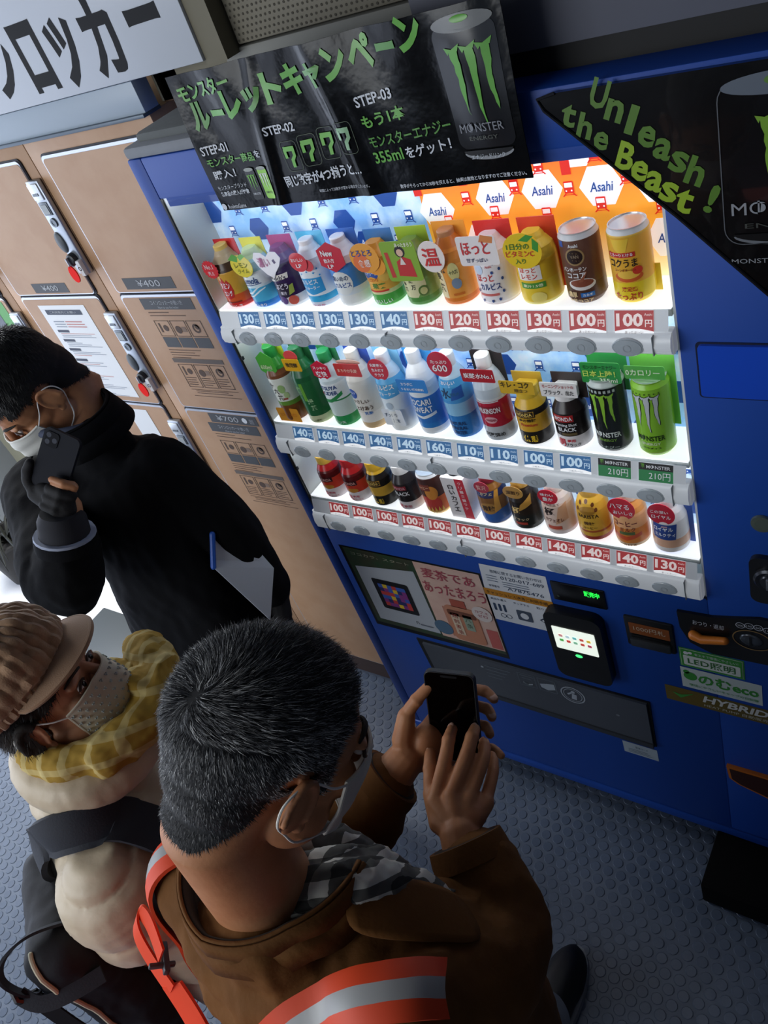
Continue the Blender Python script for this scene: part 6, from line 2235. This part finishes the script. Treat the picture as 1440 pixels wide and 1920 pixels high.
hl_ = [Mp @ V((x, y, z)) for x, y, z in ((.06, -.04, .185), (.075, .0, .222), (.09, .045, .222), (.10, .070, .19), (.108, .062, .145), (.108, .045, .13))]
ribbon(b, hl_, .022, [(-1, 1, BKS)], None, side=V((.5, -.6, .6)), thick=.004, across=(.6, -.3, .7))
part(b, 'grab_handle', pp)
b = MB()
ribbon(b, [Mp @ V((x, y, z)) for x, y, z in ((.106, .066, .15), (.124, .045, .13), (.126, .0, .12), (.118, -.045, .11))], .024, [(-1, 1, BKS)], None, side=V((.5, -.4, .7)), thick=.004)
b.tube([Mp @ V(p) for p in ((.102, .070, .16), (.112, .070, .15), (.112, .064, .138))], .006, mat('#0c0d10', .3), 8)
part(b, 'side_strap', pp)
b = MB()
ribbon(b, [Mp @ V((x, y, z)) for x, y, z in ((.098, .062, .135), (.110, .062, .02), (.112, .058, -.10), (.10, .055, -.18))], .026, [(-1, 1, mat('#0f1118', .8))], None, side=V((.7, -.6, .3)), thick=.004)
part(b, 'hanging_strap', pp)

# ------------------------------------------------------------------ the person in the dark coat
SK3 = mat('#b8835f', .5, mix=('#aa7453', 30), spec=.35)
M3 = frame((-.392, -.266, 1.522), (-.20, -.80, -.56), math.radians(-3))
b = MB()
head(b, M3, SK3, 1.0)
nb = V((-.325, -.265, 1.33))
b.tube([M3 @ V((0, -.030, -.030)), M3 @ V((0, -.042, -.085)), nb, nb + V((.01, .01, -.06))], [.055, .054, .060, .085], SK3, 40)
b.ell((-.28, -.27, 1.18), (.16, .095, .16), SK3)
b.ell((-.28, -.27, .96), (.14, .095, .18), SK3)
b.tube(spline([(-.18, -.235, 1.31), (-.118, -.205, 1.13), (-.098, -.192, .915)], 5), [.048, .046, .045, .044, .042, .041, .039, .036, .032, .029, .027], SK3, 14)
b.tube(spline([(-.44, -.35, 1.32), (-.228, -.500, 1.265), (-.168, -.440, 1.400)], 5), [.048, .046, .045, .044, .042, .041, .039, .036, .032, .029, .027], SK3, 14)
PZ = V((.36, .62, .70)).normalized()
PN = V((.50, -.62, .60))
PN = (PN - PZ * PN.dot(PZ)).normalized()
PX3 = PZ.cross(PN)
PC = V((-.170, -.412, 1.476))
w3 = V((-.164, -.447, 1.405))
ph3 = lambda x, z, n_: PC + PX3 * x + PZ * z + PN * n_
f3 = {k_: [ph3(.030, -.052 - .006 * q, -.004), ph3(.046, -.020 - .017 * q, .002), ph3(.032, -.016 - .018 * q, .017), ph3(.010, -.018 - .018 * q, .017)] for q, k_ in enumerate('imrp')}
f3['t'] = [ph3(-.020, -.066, -.004), ph3(-.040, -.050, .0), ph3(-.045, -.030, .004), ph3(-.044, -.012, .006)]
fingers(b, SK3, [(f3['i'], .98), (f3['m'], 1), (f3['r'], .95), (f3['p'], .85), (f3['t'], 1.1)])
for kk in 'imrpt':
    b.tube([w3, f3[kk][0]], [.018, .0125], SK3, 10)
b.ell(ph3(0, -.062, -.008), (.030, .016, .026), SK3)
w4 = V((-.098, -.190, .915))
f4 = {k_: [(-.108 + dx + .004 * q, -.195 - dy - .003 * q * q, .872 - .026 * q + .002 * q * q) for q in range(4)] for k_, dx, dy in (('i', .03, .02), ('m', .01, .012), ('r', -.01, .004), ('p', -.028, -.004), ('t', .035, .04))}
fingers(b, SK3, [(f4[k_], 1) for k_ in 'imrpt'])
for kk in 'imrpt':
    b.tube([w4, f4[kk][0]], [.018, .0125], SK3, 10)
gent = fuse(b, 'person', None, SK3, .0030, 3)
tag(gent, 'person in a long dark coat and white face mask by the lockers holding a phone', 'person')
eyes(gent, M3, 1., .45)
mask(gent, M3, mat('#dcdcd6', .8, bump=(200, .05)), 1.02, 3, label='white pleated face mask', strap='#d9d9d9')


def zone3(p):
    if abs(p.x) > .064 and ((p.y + .004) / .028) ** 2 + ((p.z + .006) / .038) ** 2 < 1:
        return 0
    if p.y > .02:
        lim = .056 if abs(p.x) < .05 else .035
    elif p.y > -.012:
        lim = .02
    else:
        lim = max(-.01 + 1.1 * (p.y + .012), -.08)
    return 0 if p.z < lim else .009 + .012 * min(1, max(0, (p.z - .02) / .06))


hair(gent, gent, M3, zone3, 16000, .0006, lambda p: (V((p.x, p.y * .3 + .05, -.05 + p.z * .1))).normalized(), [('#0d0d0f', 6), ('#1b1b1e', 2)], 9, .006, label='short black hair')
NV = mat('#08090e', .9, bump=(240, .2), mix=('#06070b', 10), spec=.15)
b = MB()
b.tube(spline([(-.315, -.255, 1.335), (-.30, -.26, 1.26), (-.300, -.275, 1.08), (-.300, -.29, .82), (-.295, -.30, .55)], 4), [.10, .15, .170, .172, .172, .172, .172, .175, .178, .183, .19, .196, .20, .205, .21, .215, .22], NV, 26, up=(0, 1, 0), flat=.68)
b.ell((-.32, -.255, 1.310), (.17, .09, .06), NV)
b.tube(spline([(-.185, -.232, 1.300), (-.118, -.205, 1.130), (-.100, -.195, .955)], 6), [.076, .075, .073, .070, .067, .064, .061, .059, .057, .056, .055, .054, .053], NV, 18)
b.tube(spline([(-.44, -.35, 1.31), (-.235, -.498, 1.262), (-.192, -.475, 1.322)], 6), [.084, .084, .083, .082, .081, .080, .078, .074, .070, .066, .062, .059, .056], NV, 18)
ct = fuse(b, 'overcoat', gent, NV, .006, 5, folds(.010, 7.5, 6, (1, 1, .6)), label='long black navy overcoat')
b = MB()
dr = V((.20, .30, .93)).normalized()
wv = V((-.181, -.474, 1.347))
b.tube([wv - dr * .012, wv, wv + dr * .012], [.0575, .058, .057], NV, 22, round_end=False)
b.tube([wv + dr * .012, wv + dr * .0165], [.0565, .055], mat('#8d96ad', .7), 22, round_end=False)
b.tube([wv + dr * .010, wv + dr * .045, wv + dr * .062], [.047, .044, .036], mat('#181a24', .85), 22, round_end=False)
part(b, 'coat_cuff', gent, 'cuff with a pale edge')
b = MB()
n = 36
prof = [(.068, -.02), (.074, .03), (.082, .052), (.088, .052), (.100, .024), (.110, -.006)]
nc = V((-.342, -.252, 1.405))
rows = [[nc + V((math.cos(a) * r * 1.08, math.sin(a) * r, h)) for r, h in prof] for a in [math.radians(90 - 140 + 280 * i / n) for i in range(n + 1)]]
for k in range(len(prof) - 1):
    b.add([rows[i][k] for i in range(n + 1)] + [rows[i][k + 1] for i in range(n + 1)], [(i, i + 1, n + 2 + i, n + 1 + i) for i in range(n)], NV)
cl = part(b, 'coat_collar', gent)
so = cl.modifiers.new('thickness', 'SOLIDIFY')
so.thickness = .004
b = MB()
b.tube([nc + V((math.cos(a) * .073, math.sin(a) * .066, .034 - .02 * math.sin(a))) for a in [2 * PI * i / 30 for i in range(30)]], .010, mat('#3a4258', .8), 10, closed=True)
part(b, 'shirt_collar', gent, 'grey blue shirt collar')
GLV = mat('#0c0d13', .8, bump=(300, .15))
b = MB()
for kk in 'mrp':
    fingers(b, GLV, [(f3[kk], 1.28)])
fingers(b, GLV, [(f3['t'], 1.25)])
for kk in 'imrpt':
    b.tube([w3, f3[kk][0]], [.025, .0175], GLV, 10)
b.ell(ph3(0, -.062, -.008), (.034, .020, .030), GLV)
fuse(b, 'glove', gent, GLV, .003, 3)
b = MB()
fingers(b, GLV, [(f4[k_], 1.3) for k_ in 'imrpt'])
for kk in 'imrpt':
    b.tube([w4, f4[kk][0]], [.026, .018], GLV, 10)
b.tube([w4 + V((-.002, -.002, .05)), w4], [.034, .03], GLV, 12)
fuse(b, 'glove', gent, GLV, .003, 3)
legs(gent, [(-.36, -.27, .84), (-.21, -.27, .84)], [(-.38, -.30), (-.20, -.28)], [(-.37, -.29, .46), (-.20, -.28, .46)], mat('#101218', .9), mat('#0f0f11', .4), mat('#1c1c1e', .6), (-.3, -1))
p3 = thing('smartphone', 'dark blue smartphone held to the masked face of the person in dark coat', 'phone', (-.165, -.425, 1.48))
Q = Matrix(((PX3.x, PZ.x, PN.x, PC.x), (PX3.y, PZ.y, PN.y, PC.y), (PX3.z, PZ.z, PN.z, PC.z), (0, 0, 0, 1)))
b = MB()
b.prism(rrect(-.035, -.066, .035, .066, .010), lambda u, v, l: Q @ V((u, v, .001 * l - .004)), mat('#0a0f1c', .7, spec=.2), 8)
part(b, 'case', p3)
b = MB()
b.prism(rrect(-.030, .032, -.004, .060, .006), lambda u, v, l: Q @ V((u, v, .004 + .001 * l)), mat('#0a0d16', .7, spec=.15), 1.5)
for du, dv in ((-.024, .053), (-.024, .040), (-.011, .046)):
    b.disc(du, dv, .0048, lambda u, v, l: Q @ V((u, v, .0056 + .0002 * l)), mat('#1a2236', .5, spec=.2), 1, 14)
part(b, 'camera_block', p3)
b = MB()
b.prism(rrect(-.033, -.064, .033, .064, .009), lambda u, v, l: Q @ V((u, v, -.0042 - .0004 * l)), mat('#020203', .1), 1)
part(b, 'screen', p3)
# papers under the arm
fd = thing('document_folder', 'pale grey document folder with a blue edge tucked under the dark coat sleeve', 'folder', (-.13, -.22, 1.0))
b = MB()
tl, bl, br, tr = V((-.085, -.262, 1.178)), V((-.089, -.298, 1.116)), V((-.030, -.282, .946)), V((-.035, -.205, 1.03))
ti = V((-.088, -.200, 1.145))
nn = (br - tl).cross(tr - tl).normalized()
q4 = [tl, bl, br, tr, ti]
b.add([p for p in q4] + [p - nn * .005 for p in q4], [(0, 1, 2, 3, 4), (9, 8, 7, 6, 5)] + [(i, (i + 1) % 5, 5 + (i + 1) % 5, 5 + i) for i in range(5)], mat('#b4bcc8', .5), False)
part(b, 'cover', fd)
b = MB()
b.tube([tl + nn * .002, bl + nn * .002], .006, mat('#2458b8', .45), 8)
part(b, 'blue_edge', fd, 'blue spine edge')

# ------------------------------------------------------------------ far left: metal cabinet and dark tassels against the bright door
gm = thing('metal_cabinet', 'low grey metal cabinet on the floor behind the dark coat', 'cabinet', (-1.13, -.24, 0))
b = MB()
b.box((-1.41, -.42, .0), (-.86, -.07, .29), mat('#3a4044', .5, .2), .01)
part(b, 'body', gm)
b = MB()
b.box((-1.42, -.43, .29), (-.85, -.06, .31), mat('#454b50', .5, .2), .006)
part(b, 'top', gm)
tp = thing('potted_plant', 'dark spiky leaved plant silhouetted against the bright glass at far left', 'plant', (-2.50, .16, 0))
b = MB()
b.lathe([(0, 0), (.10, 0), (.13, .22), (.14, .24), (.12, .24), (.11, .21), (0, .21)], mat('#1d1b1a', .6), (-2.50, .16, 0), 20)
part(b, 'pot', tp)
rr = random.Random(2)
for k in range(22):
    a = rr.random() * 2 * PI
    l_ = .22 + rr.random() * .2
    b = MB()
    pth = [V((-2.50 + math.cos(a) * l_ * t * .75, .16 + math.sin(a) * l_ * t * .75, .2 + .34 * t - .30 * t * t * (1 + rr.random() * .3))) for t in (0, .3, .6, .85, 1)]
    b.tube(spline(pth, 3), [.008 - .0055 * i / 12 for i in range(13)], mat('#11150f', .6), 5)
    part(b, 'leaf', tp)
